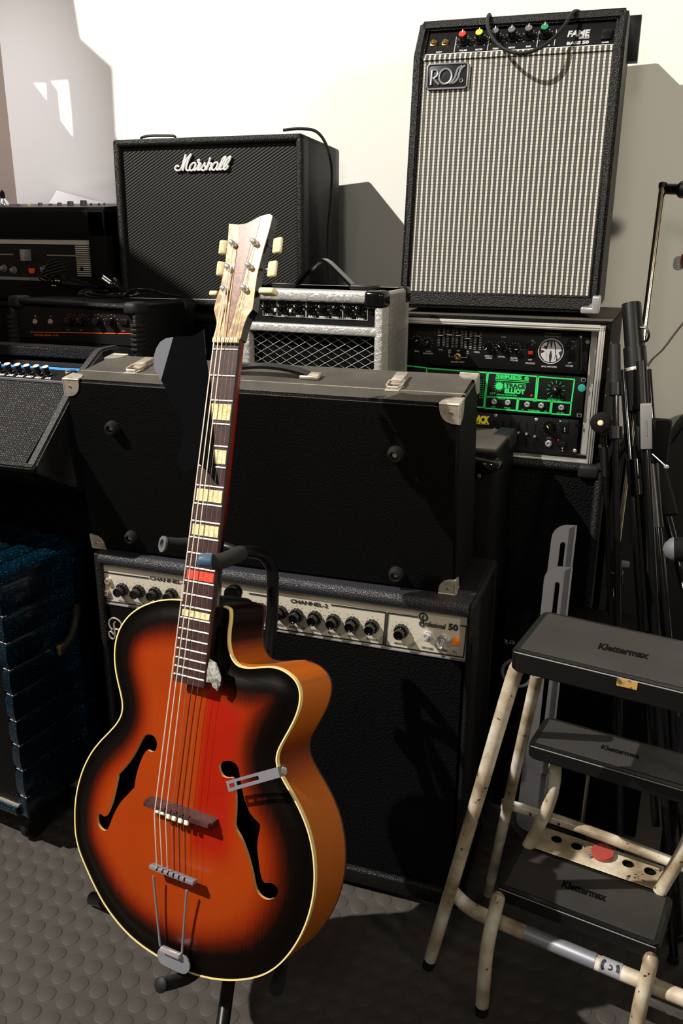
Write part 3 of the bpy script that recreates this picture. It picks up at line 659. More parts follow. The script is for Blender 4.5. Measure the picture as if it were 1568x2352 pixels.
# ================================================================= RACK CASE
sc = 1.70/1.5798
t = T('rack_case', 'open-fronted rack flight case with aluminium edging holding three black rack units', 'rack case', (-.675, 1.70, .7645), (.23, 0, 0))
rw, rd, rh = .5400, .32, .2755
RX = t.on(1391, 748, 0).x; rb = t.on(1351, 1074, 0).z; rtp = t.on(1391, 748, 0).z
b = MB(); wl = .009
b.box(-.004, RX+.010, .02, rd, -.0, wl, bev=.002); b.box(-.004, RX+.010, .006, rd, rtp-.001, rtp+.008, bev=.002); b.box(-.004, wl, .006, rd, 0, rtp+.006, bev=.002); b.box(RX-.002, RX+.010, .006, rd, 0, rtp+.006, bev=.002); b.box(0, RX, rd-.01, rd, 0, rtp)
t.part('case_shell', b, M['tolex_worn'])
e_ = .0115
for nm, bx in (('top', (0, RX, rtp-e_, rtp)), ('bottom', (0, RX, rb, rb+e_)), ('left', (0, e_, rb, rtp)), ('right', (RX-e_, RX, rb, rtp))):
    b = MB().box(bx[0], bx[1], -.002, .03, bx[2], bx[3], bev=.0012)
    if nm in ('top', 'bottom'):
        for k in (.25, .6): zc = bx[2]+e_*k; b.box(bx[0]+.002, bx[1]-.002, -.0035, .0, zc-.0008, zc+.0012, bev=.0005)
    else:
        for k in (.25, .6): xc = bx[0]+e_*k; b.box(xc-.0008, xc+.0012, -.0035, .0, bx[2]+.002, bx[3]-.002, bev=.0005)
    t.part('aluminium_edge', b, M['alu'])
for z in (.03, .08, .13, .18, .23):
    t.part('rivet', MB().lathe([(.003, 0), (.002, .0015), (0, .002)], (RX+.010, .02, z), (1, 0, 0), 10), M['brass'])
ur = t.on(1360, 765, .03); lr = t.on(1338, 1052, .03)
t.part('rack_rail', MB().box(lr.x-.006, lr.x+.006, .028, .045, rb+e_, rtp-e_), M['alu'])
RT = t
yS = .022; xl = .030; xr = t.on(1350, 800, yS).x
def zat(px, py, y): return RT.on(px, py, y).z
zs = [zat(1150, 752, yS), zat(1150, 851, yS), zat(1150, 947, yS), zat(1250, 1056, yS)]
# unit 1 : SWR
u1 = T('bass_preamp_rack_unit', 'black rack amplifier with round white SWR badge, topmost in the rack case', 'rack unit', tuple(t.M @ Vector((xl, 0, zs[1]))), (.23, 0, 0))
hh = zs[0]-zs[1]-.002; ww = xr-xl; yf = .034
u1.part('chassis', MB().box(0, ww-.03, yf+.003, .28, .001, hh), M['black'])
u1.part('front_panel', MB().box(0, ww, yf-.002, yf+.003, .001, hh-.004, bev=.0006), M['panelblack'])
yk = yf-.002
tk = MB()
for i, (px, py) in enumerate(((956, 783), (981.4, 786.6), (1121.4, 796), (1151, 797), (1182.7, 800))):
    put(u1, 'knob', px, py, 'ring', .0075, .012, M['gloss'], yk, ang=(60, 50, 215, -45, 95)[i]); ticks(u1, px, py, .0100, 9, -130, 130, yk, tk, .0012, .0006)
u1.part('dial_mark', tk, M['greyprint'], smooth=0)
b = MB(); bt = MB()
for i, (x0, y0_, x1, y1_) in enumerate(((1014.5, 757, 1012, 794), (1035.5, 759, 1032, 796), (1056, 760.5, 1053, 797), (1077, 761.5, 1073, 799.5), (1098, 763, 1095.5, 802))):
    a = u1.on(x0, y0_, yk); c = u1.on(x1, y1_, yk); bt.box((a.x+c.x)/2-.0012, (a.x+c.x)/2+.0012, yk-.0004, yk+.001, c.z, a.z)
    for k in range(11):
        z = c.z+(a.z-c.z)*k/10
        for s1 in (-1, 1): b.box((a.x+c.x)/2+s1*.0052-.0024, (a.x+c.x)/2+s1*.0052+.0024, yk-.0004, yk, z-.0004, z+.0004)
    cy = (769.7, 768.7, 770.2, 777, 771.3)[i]; q = u1.on(x0-1, cy, yk-.004)
    o = u1.part('slider_cap', MB().box((a.x+c.x)/2-.0055, (a.x+c.x)/2+.0055, yk-.008, yk-.001, q.z-.0025, q.z+.0025, bev=.0008), M['black'])
    link('cap_line', MB().box((a.x+c.x)/2-.0055, (a.x+c.x)/2+.0055, yk-.0086, yk-.0079, q.z-.0006, q.z+.0006).mesh('l', 0), M['white'], o)
u1.part('slider_scale', b, M['greyprint'], smooth=0); u1.part('slider_slot', bt, M['void'], smooth=0)
put(u1, 'output_jack', 1051.3, 819.5, 'hex', .0075, .006, M['brass'], yk)
u1.part('panel_line', plines(u1, [[(1031, 811), (1031, 819.5), (1044, 820)], [(1058, 821), (1072.5, 821.5), (1072.5, 814)]], yk-.0004, .0006), M['greyprint'], smooth=0)
texts(u1, 'panel_lettering', [('GAIN', 951, 808, 961, 808.6, 3.6), ('AURAL', 977, 808, 990, 808.8, 3.2), ('ENHANCER', 972, 813, 994, 814, 3.4), ('BASS', 1007, 804.5, 1017, 805, 3.6), ('LOW', 1028, 806, 1036, 806.4, 3.4), ('MID', 1029, 810.5, 1035, 810.8, 3.2), ('MID', 1049, 807, 1056, 807.4, 3.4), ('HI', 1071, 808.5, 1075, 808.7, 3.2), ('MID', 1070, 813, 1076.5, 813.4, 3.2), ('TREBLE', 1087, 810, 1101, 811, 3.4),
   ('BALANCED OUTPUT', 1035, 832.5, 1066, 834, 3.4), ('EFFECTS', 1113, 819.5, 1131, 820.5, 3.6), ('BLEND', 1115, 824, 1129, 825, 3.6), ('LIMITER', 1143, 820.5, 1160, 821.5, 3.4), ('MASTER', 1172, 824, 1188, 825, 3.6), ('VOLUME', 1171.5, 829, 1188.5, 830, 3.8), ('ACTIVE', 1150.5, 775.5, 1161, 776, 3), ('TRANSPARENCY', 1042, 752, 1072, 753.5, 3),
   ('ON', 1219, 783.5, 1225, 784, 3.4), ('OFF', 1212.5, 828, 1221, 828.5, 3.6), ('SPEAKERS', 1206, 835.5, 1228, 837, 3.8), ('ON', 1311, 785.5, 1317.5, 786, 3.4), ('OFF', 1303.5, 834.5, 1312, 835, 3.6), ('POWER', 1299, 842, 1315.5, 843, 4), ('BASS AMPLIFIER', 1243, 843, 1278.5, 845, 4), ('PROFESSIONAL', 1251, 767.5, 1289, 769, 3.2), ('BASS AMPLIFIER', 1251, 773.5, 1288, 775, 3.2)], yk-.0003, M['greyprint'])
for (px, py, mt, m2) in ((1219.4, 802, 'black', 'redlit'), (1312.2, 810, 'black', 'black')):
    q = u1.on(px, py, yk); o = u1.part('rocker_switch', MB().box(q.x-.0062, q.x+.0062, yk-.003, yk+.001, q.z-.015, q.z+.015, bev=.001), M[mt])
    link('rocker', MB().box(q.x-.0048, q.x+.0048, yk-.0055, yk-.002, q.z-.010, q.z+.010, bev=.0015).mesh('r'), M['gloss'], o)
    if m2 == 'redlit': link('red_lens', MB().box(q.x-.0046, q.x+.0046, yk-.0062, yk-.005, q.z-.0098, q.z-.003, bev=.0005).mesh('r'), M['redlit'], o)
    link('bezel', MB().box(q.x-.0075, q.x+.0075, yk-.0016, yk, q.z+.0115, q.z+.0145).mesh('r', 0), M['dimprint'], o)
# badge
q = u1.on(1264.9, 807, yk); br = (u1.on(1294.5, 808, yk)-q).length
o = u1.part('round_badge', MB().lathe([(br*.93, 0), (br*.93, .0012), (0, .0012)], q, (0, -1, 0), 48), M['blackprint'])
b = MB().tube([q+Vector((math.cos(2*PI*k/48)*br*.97, -.001, math.sin(2*PI*k/48)*br*.97)) for k in range(48)], .0009, 6, closed=True)
def pg(P): return [(q.x+a*br*.9, q.z+c*br*.9) for a, c in P]
polys = [[(-.36, .80), (-.62, .72), (-.88, .38), (-.86, .10), (-.60, .06), (-.52, -.05), (-.86, -.22), (-.80, -.46), (-.48, -.84), (-.22, -.92), (-.30, -.60), (-.34, -.10), (-.40, .16), (-.64, .28), (-.62, .42), (-.40, .48)],
         [(-.14, .92), (-.34, .30), (-.40, -.30), (-.28, -.90), (-.06, -.94), (-.14, -.40), (-.06, -.02), (.0, .12), (.06, -.02), (.14, -.40), (.06, -.94), (.30, -.90), (.40, -.30), (.34, .30), (.12, .92), (.06, .40), (.0, .26), (-.06, .40)],
         [(.28, .88), (.50, .76), (.84, .40), (.92, .10), (.66, -.06), (.86, -.40), (.66, -.70), (.52, -.28), (.46, -.22), (.52, -.60), (.50, -.84), (.30, -.88), (.46, -.40), (.44, .30)]]
for P in polys: b.prism(pg(P), q.y-.0018, q.y-.0010)
link('badge_lettering', b.mesh('b', 30), M['greyprint'], o)
P = [u1.on(1333.7, 772, yk-.022), u1.on(1330.6, 848, yk-.022)]
u1.part('rack_handle', MB().tube(crom([(P[0].x, yk, P[0].z), (P[0].x, yk-.018, P[0].z), (P[0].x, yk-.024, P[0].z-.006), (P[1].x, yk-.024, P[1].z+.006), (P[1].x, yk-.018, P[1].z), (P[1].x, yk, P[1].z)], 5), .0036, 10), M['gloss'])
put(u1, 'rack_screw', 1349, 785, 'screw', .0045, .003, M['nickel'], yk); put(u1, 'mounting_hole', 1341.8, 835.7, 'screw', .003, .001, M['void'], yk)
# unit 2 : TRACE ELLIOT
u2 = T('graphic_preamp_rack_unit', 'black rack preamp with green boxes and TRACE ELLIOT lettering, middle of the rack case', 'rack unit', tuple(t.M @ Vector((xl, 0, zs[2]))), (.23, 0, 0))
hh2 = zs[1]-zs[2]-.002
u2.part('chassis', MB().box(0, ww-.03, .025, .28, .001, hh2-.002), M['black'])
u2.part('front_panel', MB().box(0, ww, .020, .026, .001, hh2-.001, bev=.0006), M['panelblack'])
yk = .020
def K(a, c): return (930+a/3.136, 700+c/3.136)
L_ = [[K(*p) for p in ln] for ln in ([(-330, 412), (60, 443), (155, 455), (160, 700)], [(168, 458), (592, 489), (566, 740), (200, 716)], [(600, 490), (950, 516), (935, 680), (580, 660), (600, 490)], [(962, 518), (1220, 538), (1197, 706), (945, 684), (962, 518)], [(580, 662), (810, 676), (800, 762), (572, 743), (580, 662)], [(818, 679), (1052, 695), (1042, 781), (808, 765), (818, 679)], [(1060, 698), (1196, 708), (1188, 794), (1050, 784), (1060, 698)])]
u2.part('panel_line', plines(u2, L_, yk-.0003, .0026), M['green'], smooth=0)
P = [u2.on(*K(715, 560), yk-.0003), u2.on(*K(868, 568), yk-.0003), u2.on(*K(868, 606), yk-.0003), u2.on(*K(715, 598), yk-.0003)]
u2.part('green_block', MB().add(P, [(0, 1, 2, 3)]), M['green'], smooth=0)
u2.part('underline', plines(u2, [[K(652, 531), K(890, 547)], [K(652, 542), K(890, 558)]], yk-.0003, .0012), M['green'], smooth=0)
texts(u2, 'panel_lettering', [('SERIES 6', *K(652, 525), *K(893, 541), 8, .05), ('ELLIOT', *K(715, 634), *K(862, 643), 9.5, .07), ('GP7', *K(610, 645), *K(648, 648), 5), ('GRAPHIC PREAMPLIFIER', *K(658, 650), *K(806, 660), 3), ('OUTPUT LEVEL', *K(1024, 688), *K(1138, 696), 4.5), ('EFFECTS', *K(668, 679), *K(718, 683), 3), ('SEND', *K(622, 739), *K(652, 741), 3), ('RETURN', *K(712, 746), *K(757, 749), 3), ('LINE', *K(918, 699), *K(946, 701), 3), ('IN', *K(840, 758), *K(852, 759), 3), ('PRE AMP LEVEL', *K(884, 763), *K(970, 770), 3), ('OUT', *K(1000, 771), *K(1024, 773), 3), ('D.I. BAL', *K(1095, 780), *K(1146, 784), 3)], yk-.0004, M['green'])
texts(u2, 'dark_lettering', [('TRACE', *K(722, 594), *K(864, 602), 9, .05)], yk-.0006, M['blackprint'])
q = u2.on(*K(678, 585), yk-.0004); b = MB().lathe([(.0078, 0), (.0078, .0003), (0, .0003)], q, (0, -1, 0), 28)
for k in range(14): a = 2*PI*k/14; e = Vector((math.cos(a), 0, math.sin(a))); n_ = Vector((-e.z, 0, e.x))*.0004; b.add([q+e*.0088-n_, q+e*.0088+n_, q+e*.0115+n_, q+e*.0115-n_], [(0, 1, 2, 3)])
u2.part('sun_emblem', b, M['green'], smooth=0)
put(u2, 'output_knob', *K(1085, 612), 'tall', .0085, .014, M['black'], yk, ang=5); tk = MB(); ticks(u2, *K(1085, 612), .0125, 11, -150, 150, yk, tk, .006, .0004); u2.part('dial_mark', tk, M['green'], smooth=0)
for a, c in ((642, 697), (740, 703), (880, 717), (980, 725), (1125, 740)): put(u2, 'socket', *K(a, c), 'hex', .0062, .005, M['chrome'], yk)
put(u2, 'led', *K(910, 653), 'screw', .002, .002, M['ledr'], yk)
b = MB()
for r_ in range(9):
    for c2 in (548, 566): q = u2.on(*K(c2-r_*1.2, 541+r_*16), yk); b.box(q.x-.0015, q.x+.0015, yk-.0004, yk, q.z-.0006, q.z+.0006)
u2.part('slider_scale', b, M['green'], smooth=0)
put(u2, 'round_sticker', *K(1272, 600), 'screw', .0076, .0004, M['teal'], yk)
for a, c in ((1284, 541), (1254, 796)): q = u2.on(*K(a, c), yk); u2.part('mounting_slot', MB().box(q.x-.0045, q.x+.0045, yk-.0006, yk, q.z-.0032, q.z+.0032), M['steel']); u2.part('slot_hole', MB().box(q.x-.003, q.x+.003, yk-.001, yk, q.z-.002, q.z+.002), M['void'])
# unit 3 : yellow ...iCK
u3 = T('bass_head_rack_unit', 'black rack unit with yellow lettering ending in iCK, lowest unit in the rack case', 'rack unit', tuple(t.M @ Vector((xl, 0, zs[3]))), (.23, 0, 0))
hh3 = zs[2]-zs[3]-.002
u3.part('chassis', MB().box(0, ww-.03, .025, .28, .001, hh3-.002), M['black']); u3.part('front_panel', MB().box(0, ww-.004, .020, .026, .001, hh3-.001, bev=.0006), M['panelblack'])
texts(u3, 'yellow_lettering', [('WARWiCK', *K(375, 838), *K(606, 856), 16, .06, .08)], yk-.0004, M['yellow']); u3.part('yellow_underline', plines(u3, [[K(380, 846), K(600, 862)]], yk-.0004, .0008), M['yellow'], smooth=0)
b = MB()
for i, (a, c, c2) in enumerate(((647, 832, 990), (705, 836, 996), (762, 840, 1000), (820, 845, 1005), (879, 850, 1010), (938, 858, 1022))):
    p0 = u3.on(*K(a, c), yk); p1 = u3.on(*K(a-8, c2), yk); b.box((p0.x+p1.x)/2-.0011, (p0.x+p1.x)/2+.0011, yk-.0003, yk, p1.z, p0.z)
    cy = (893, 905, 912, 920, 929, 947)[i]; q = u3.on(*K(a-3, cy), yk)
    u3.part('slider_cap', MB().lathe([(.0028, 0), (.0022, .006), (.0010, .0065), (0, .0065)], (q.x, yk, q.z), (0, -1, 0), 12), M['steel'])
u3.part('slider_slot', b, M['void'], smooth=0)
put(u3, 'volume_knob', *K(1043, 884), 'tall', .0130, .014, M['gloss'], yk, ang=-35, pm=M['yellow']); tk = MB(); ticks(u3, *K(1043, 884), .016, 11, -140, 140, yk, tk, .001, .0004); u3.part('dial_mark', tk, M['dimprint'], smooth=0)
put(u3, 'jack', *K(1033, 998), 'hex', .0072, .006, M['chrome'], yk)
for a, c, hs in ((1150, 880, .0115), (1133, 1022, .010)):
    q = u3.on(*K(a, c), yk); o = u3.part('rocker_switch', MB().box(q.x-.007, q.x+.007, yk-.003, yk+.001, q.z-hs, q.z+hs, bev=.001), M['black'])
    texts(u3, 'switch_mark', [('I', *K(a-4, c+18), *K(a+2, c+18), 4), ('o', *K(a-6, c+34), *K(a+4, c+35), 4)], yk-.0034, M['greyprint'], o)
for a, c in ((652, 797), (945, 827), (1222, 1050)): put(u3, 'screw', *K(a, c), 'screw', .0036, .0025, M['nickel'], yk)
q = u3.on(*K(1243, 868), yk); u3.part('mounting_slot', MB().box(q.x-.0045, q.x+.0045, yk-.0006, yk, q.z-.0035, q.z+.0035), M['void'])
put(u3, 'green_led', *K(1117, 838), 'screw', .0015, .002, M['ledg'], yk); put(u3, 'red_led', *K(1103, 973), 'screw', .0013, .002, M['ledr'], yk)
texts(u3, 'panel_lettering', [('POWER', *K(1128, 842), *K(1172, 846), 2.6), ('LINE', *K(1016, 962), *K(1048, 964), 2.6), ('ON', *K(1140, 862), *K(1160, 864), 2.6)], yk-.0004, M['dimprint'])

# ================================================================= ROSS BASS COMBO on the rack
t = T('bass_combo_amplifier', 'tall black bass combo with silver striped grille and ROSS badge, standing on the rack case', 'amplifier', (-.5425, 1.7212, 1.0490), (2.48, 0, 0))
s = 1.0757; xw = .3645*s
f0 = (0, .0); f1 = ((1.6561-1.6)*s, (1.4872-1.0497)*s); f2 = ((1.7011-1.6)*s, (1.5497-1.0497)*s)
dep = .27; tk_ = .020
back = [(f2[0]+.20, f2[1]), (.27, .43), (.27, 0)]
def side_poly(x0, x1, ins=0, rec=0): return MB().prism([(f0[0]+rec, ins), (f1[0]+rec, f1[1]), (f2[0]+rec, f2[1]-ins)]+[(back[0][0], back[0][1]-ins), back[1], (back[2][0], ins)], x0, x1, 'x')
def bevmesh(mb, off, seg=3):
    me = mb.mesh('m', 0); bm = bmesh.new(); bm.from_mesh(me); bmesh.ops.bevel(bm, geom=[e for e in bm.edges if e.calc_face_angle(0) > R(20)], offset=off, segments=seg, affect='EDGES'); bm.to_mesh(me); bm.free()
    me.polygons.foreach_set('use_smooth', [True]*len(me.polygons)); me.set_sharp_from_angle(angle=R(45)); return me
t.part('side_panel', bevmesh(side_poly(0, tk_), .006), M['tolex']); t.part('side_panel', bevmesh(side_poly(xw-tk_, xw), .006), M['tolex'])
nf = Vector((0, -(f1[1]-f0[1]), (f1[0]-f0[0]))).normalized(); nt = Vector((0, -(f2[1]-f1[1]), (f2[0]-f1[0]))).normalized()
up1 = Vector((0, f1[0], f1[1])).normalized(); up2 = Vector((0, f2[0]-f1[0], f2[1]-f1[1])).normalized()
def fp(x, z, d=0): # front plane point at distance z along, pushed in by d
    return Vector((x, 0, 0))+up1*z-nf*d
K1 = Vector((0, f1[0], f1[1]))
def tp(x, z, d=0): return Vector((x, 0, 0))+K1+up2*z-nt*d
def slab(fn, x0, x1, z0, z1, d0, d1): 
    return [fn(x, z, d) for d in (d0, d1) for z in (z0, z1) for x in (x0, x1)], [(0, 1, 3, 2), (4, 6, 7, 5), (0, 4, 5, 1), (2, 3, 7, 6), (0, 2, 6, 4), (1, 5, 7, 3)]
Lt = (Vector((0, *f2))-K1).length; L1 = K1.length
t.part('bottom_rail', bevmesh(MB().add(*slab(fp, .004, xw-.004, 0, .032, 0, .05)), .006), M['tolex']); t.part('base_panel', MB().box(.01, xw-.01, .03, .265, 0, .02), M['tolex'])
t.part('top_rail', bevmesh(MB().prism([(f2[0]-up2.y*.024, f2[1]-up2.z*.024), f2, (back[0][0], f2[1]), (back[0][0], f2[1]-.02), (f2[0]+.02, f2[1]-.024)], .004, xw-.004, 'x'), .005), M['tolex'])
t.part('back_panel', MB().prism([(.24, .01), (.24, .43), (f2[0]+.16, f2[1]-.01), (f2[0]+.13, f2[1]-.01), (.2, .43), (.2, .01)], .01, xw-.01, 'x'), M['tolex'])
# grille cloth as own plane object
gw = xw-2*tk_; b = MB().box(0, gw, 0, .012, 0, L1-.034)
Mg_ = Matrix((Vector((1, 0, 0)), -nf, up1)).transposed().to_4x4(); Mg_.translation = fp(tk_, .031, .008)
o = t.part('grille_cloth', b, M['stripe']); o.matrix_local = Mg_
pn_ = tuple(nt); pp_ = tuple(tp(0, 0, .010))
z0 = (t.on(973.7, 127, 0, pn_, pp_)-tp(0, 0, .010)).dot(up2)
cp = t.part('control_panel', MB().add(*slab(tp, tk_, xw-tk_, z0-.0015, Lt-.020, .010, .03)), M['panelblack'])
t.part('grille_cloth', MB().add(*slab(tp, tk_, xw-tk_, -.006, z0-.0015, .0085, .02)), M['stripe'])
pl = (pn_, tuple(tp(0, 0, .0094)))
t.part('panel_line', plines(t, [[(979.5, 84), (974.5, 126.5)], [(974.5, 126.5), (1413.3, 102), (1421, 57)]], 0, .0012, pn=pl[0], pp=pl[1]), M['white'], cp, smooth=0)
t.part('divider_line', plines(t, [[(1048, 86), (1042.5, 121)], [(1124.5, 82), (1118.5, 115.5)], [(1238, 72), (1232, 108)], [(1278, 69), (1272, 105)]], 0, .0014, pn=pl[0], pp=pl[1]), M['greyprint'], cp, smooth=0)
pt_ = (pn_, tuple(tp(0, 0, .0092)))
texts(t, 'panel_lettering', [('INPUT', 1001, 121.5, 1014, 121, 3.4), ('VOLUME', 1054, 118, 1071.5, 117, 3.8), ('MASTER', 1091, 116, 1107.5, 115, 3.8), ('TREBLE', 1130, 113.5, 1144, 113, 3.6), ('MIDDLE', 1167, 111.5, 1182, 110.5, 3.8), ('BASS', 1207.5, 108.5, 1218, 108, 3.8), ('LIMITER', 1248, 106, 1262, 105, 3.6), ('POWER', 1381.5, 99.5, 1397.5, 98.5, 3.6)], 0, M['white'], cp, pt_[0], pt_[1])
texts(t, 'series_lettering', [('FAME', 1302, 84.5, 1354, 81, 13, .045, .12), ('SERIES', 1327, 89.5, 1353, 88, 5.5, .02, .15), ('BASS 50', 1300.5, 103, 1352, 99.5, 6.5, .06)], 0, M['greyprint'], cp, pt_[0], pt_[1])
tk = MB(); yw = (pn_, tuple(tp(0, 0, .010)))
for px, py, cm in ((1064.5, 97, 'red'), (1102.8, 93.5, 'yel'), (1139, 90, 'gry'), (1176.5, 87.5, 'gry'), (1215.3, 84.5, 'gry'), (1251.7, 81.5, 'grn')):
    o = put(t, 'knob', px, py, 'tall', .0108, .020, M['gloss'], yaw=yw); ticks(t, px, py, .0135, 11, -140, 140, 0, tk, .002, .0006, yaw=yw)
    c = MB().lathe([(.0070, 0), (.0066, .0012), (0, .0013)], (0, -.0199, 0), (0, -1, 0), 20); link('coloured_cap', c.mesh('cap'), M[cm], o); link('pointer', MB().box(-.0006, .0006, -.0224, -.0205, .001, .0085).mesh('p', 0), M['white'], o)
t.part('dial_mark', tk, M['greyprint'], cp, smooth=0)
for px, py in ((995.7, 102), (1022.4, 100.8)): put(t, 'input_jack', px, py, 'hex', .0072, .007, M['brass'], yaw=yw)
q = t.on(1393, 80, 0, *pt_); Ms = Matrix((Vector((1, 0, 0)), -nt, up2)).transposed().to_4x4(); Ms.translation = q
o = t.part('power_switch', MB().box(-.009, .009, -.004, .002, -.012, .010, bev=.001), M['black']); o.matrix_local = Ms
# badge
q = t.on(1027, 175, 0, tuple(nf), tuple(fp(0, 0, .004))); Mb_ = Matrix((Vector((1, 0, 0)), -nf, up1)).transposed().to_4x4(); Mb_.translation = q
bw, bh = .0790/2, .0440/2
o = t.part('logo_badge', MB().box(-bw, bw, 0, .004, -bh, bh, bev=.001), M['panelblack']); o.matrix_local = Mb_
rr = [(-bw+.004, -bh), (bw-.004, -bh), (bw, -bh+.004), (bw, bh-.004), (bw-.004, bh), (-bw+.004, bh), (-bw, bh-.004), (-bw, -bh+.004)]
link('badge_rim', MB().tube([(x, -.0005, z) for x, z in rr], .0018, 8, closed=True).mesh('rim'), M['steel'], o)
def bl(pts, r=.0013): return crom([Vector((( (a-665)/230)*bw, -.0010, -((c-812)/145)*bh)) for a, c in pts], 5)
b = MB()
b.tube(bl([(490, 735), (486, 820), (482, 910)]), .0021, 6); b.tube(bl([(495, 735), (535, 735), (555, 770), (540, 810), (500, 835)]), .0020, 6); b.tube(bl([(510, 830), (545, 880), (575, 908)]), .0020, 6)
b.tube(bl([(645+72*math.cos(a), 815+88*math.sin(a)) for a in [2*PI*k/14 for k in range(15)]]), .0021, 6)
b.tube(bl([(830, 702), (785, 730), (768, 775), (755, 830), (725, 880), (690, 903)]), .0021, 6); b.tube(bl([(862, 700), (820, 735), (800, 790), (790, 840), (760, 885), (722, 903)]), .0021, 6)
b.tube(bl([(825+18*math.cos(a), 872+20*math.sin(a)) for a in [2*PI*k/8 for k in range(9)]]), .0006, 5)
link('badge_lettering', b.mesh('b'), M['steel'], o)
b = MB().box(xw-.032, xw+.003, -.003, .03, -.002, .011, bev=.004, seg=3); b.box(xw-.012, xw+.003, -.0035, .03, -.002, .032, bev=.004, seg=3); b.prism([(xw-.022, .008), (xw-.008, .008), (xw-.008, .022)], -.0025, .002)
t.part('chrome_corner', b, M['chrome'])
q0 = t.M @ Vector((xw, .22, .37))
A = t.Mi @ U(1450, 40, Y=1.98); B = t.Mi @ U(1466, 118, Y=1.98)
t.part('rear_bracket', MB().box(xw-.02, B.x, A.y-.02, A.y+.01, B.z-.02, A.z, bev=.001), M['black'])
ROSS = t
# cable on top of Ross
pts = [t.on(a, c, yv) for a, c, yv in ((1128, 52, .14), (1124, 34, .115), (1119, 44, .09), (1120, 62, .065), (1130, 86, .045), (1150, 108, .03), (1180, 121, .022), (1210, 121, .022), (1245, 107, .03), (1275, 84, .045), (1297, 57, .065), (1312, 33, .09), (1320, 26, .105), (1330, 28, .12), (1337, 42, .14))]
pts = [t.M @ p for p in pts]
rc = T('instrument_cable', 'black cable hooped over the top front of the tall striped-grille combo', 'cable', tuple(pts[7]))
tail = t.M @ t.on(1340, 50, .16); 
rc.part('cord', MB().tube([rc.Mi @ p for p in crom(pts, 6)], .0034, 9), M['rubber'])

# ================================================================= CABINETS that carry the back row
def cabinet(name, label, x0, x1, y0, y1, z1, yaw=0, mt='tolex', feet=True, front=True, group=None):
    t = T(name, label, 'cabinet', (x0, y0, 0), (yaw, 0, 0)); w, d = x1-x0, y1-y0
    b = MB(); frame_shell(b, w, d, z1-.012, .02, .02, .008); me = b.mesh('cab', 50); me.transform(Matrix.Translation((0, 0, .012)))
    t.part('cabinet', me, M[mt])
    if front: t.part('grille', MB().box(.018, w-.018, .012, .022, .03, z1-.03), M['cloth'])
    for x in (.04, w-.04):
        for y in (.04, d-.04): t.part('foot', MB().cyl((x, y, 0), (x, y, .016), .014), M['rubber'])
    return t
k = cabinet('bass_cabinet', 'large black speaker cabinet under the rack case', -.66, RT.M.translation.x+RT.on(1376, 1090, .0).x+.012, 1.69, 2.05, .7625)
q = k.on(1368, 1083, 0); k.part('plastic_corner', MB().box(q.x-.035, q.x+.008, -.003, .035, .733, .7620, bev=.008, seg=3), M['rubber'])
cabinet('speaker_cabinet', 'black speaker cabinet hidden below the amp with cursive white logo', -1.24, -.70, 1.735, 2.05, 1.0155)
cabinet('tall_speaker_cabinet', 'black cabinet at the left wall under the head with silver panel', -1.76, -1.262, 1.735, 2.03, 1.03)
cabinet('low_speaker_cabinet', 'black cabinet below the keyboard combo with orange markings', -1.40, -.965, 1.485, 1.70, .727)

cabinet('side_speaker_cabinet', 'black cabinet behind the blue sparkle amplifier, under the wedge combo', -1.61, -1.012, 1.378, 1.470, .7005)

# ================================================================= LEFT HEAD with silver panel
t = T('rack_style_amplifier', 'black amplifier head with silver ribbed panel at the far left, standing on the tall cabinet', 'amplifier', (-1.757, 1.72, 1.031), (0, 0, 0))
hw, hd, h_ = .512, .27, .205
zt, zb_ = t.on(200, 550, .0).z, t.on(206, 648, .0).z; xr_ = t.on(203, 600, .0).x
b = MB().box(0, hw, .03, hd, 0, h_, bev=.004); b.box(0, hw, 0, .2, zt+.004, h_, bev=.004); b.box(xr_+.004, hw, 0, .2, 0, h_, bev=.004); b.box(0, hw, 0, .2, 0, max(.012, zb_-.004), bev=.003)
t.part('cabinet', b, M['tolex_fine'])
fpn = t.part('front_panel', MB().box(.01, xr_+.003, .012, .03, zb_-.004, zt+.004), M['panelblack'])
a = t.on(0, 568, .010); c = t.on(176, 562, .010); t.part('silver_strip', MB().box(.01, xr_, .008, .013, t.on(100, 561, .01).z, t.on(100, 551, .01).z), M['alu'], fpn)
x0 = t.on(176.5, 600, .01).x
z = zb_+.012
while z < zt-.010: t.part('panel_rib', MB().box(x0, xr_, .007, .013, z, z+.0028, bev=.0006), M['alu'], fpn); z += .0047
put(t, 'panel_hole', 188, 618, 'screw', .005, .001, M['void'], .007)
q = t.on(59.5, 586, .0); t.part('fader_cap', MB().box(q.x-.006, q.x+.006, -.014, .012, q.z-.0135, q.z+.0135, bev=.0015), M['steel'])
t.part('fader_slot', MB().box(.01, t.on(30, 585, .01).x, .0105, .0125, q.z-.001, q.z+.002), M['dimprint']); t.part('fader_slot', MB().box(t.on(107, 585, .01).x, x0, .0105, .0125, q.z-.001, q.z+.002), M['dimprint'])
q = t.on(74, 622, .01); t.part('red_button', MB().box(q.x-.007, q.x+.007, .005, .013, q.z-.006, q.z+.006, bev=.001), M['red'])
for i, (px, py) in enumerate(((10, 616), (33, 620), (103, 618))): put(t, 'knob', px, py, 'tall', .0085, .012, M['gry'], .012, ang=(40, 60, -40)[i])
t.part('silver_strip', MB().box(.01, t.on(150, 640, .01).x, .009, .013, zb_-.001, zb_+.006), M['dimprint'], fpn)
HEAD = t
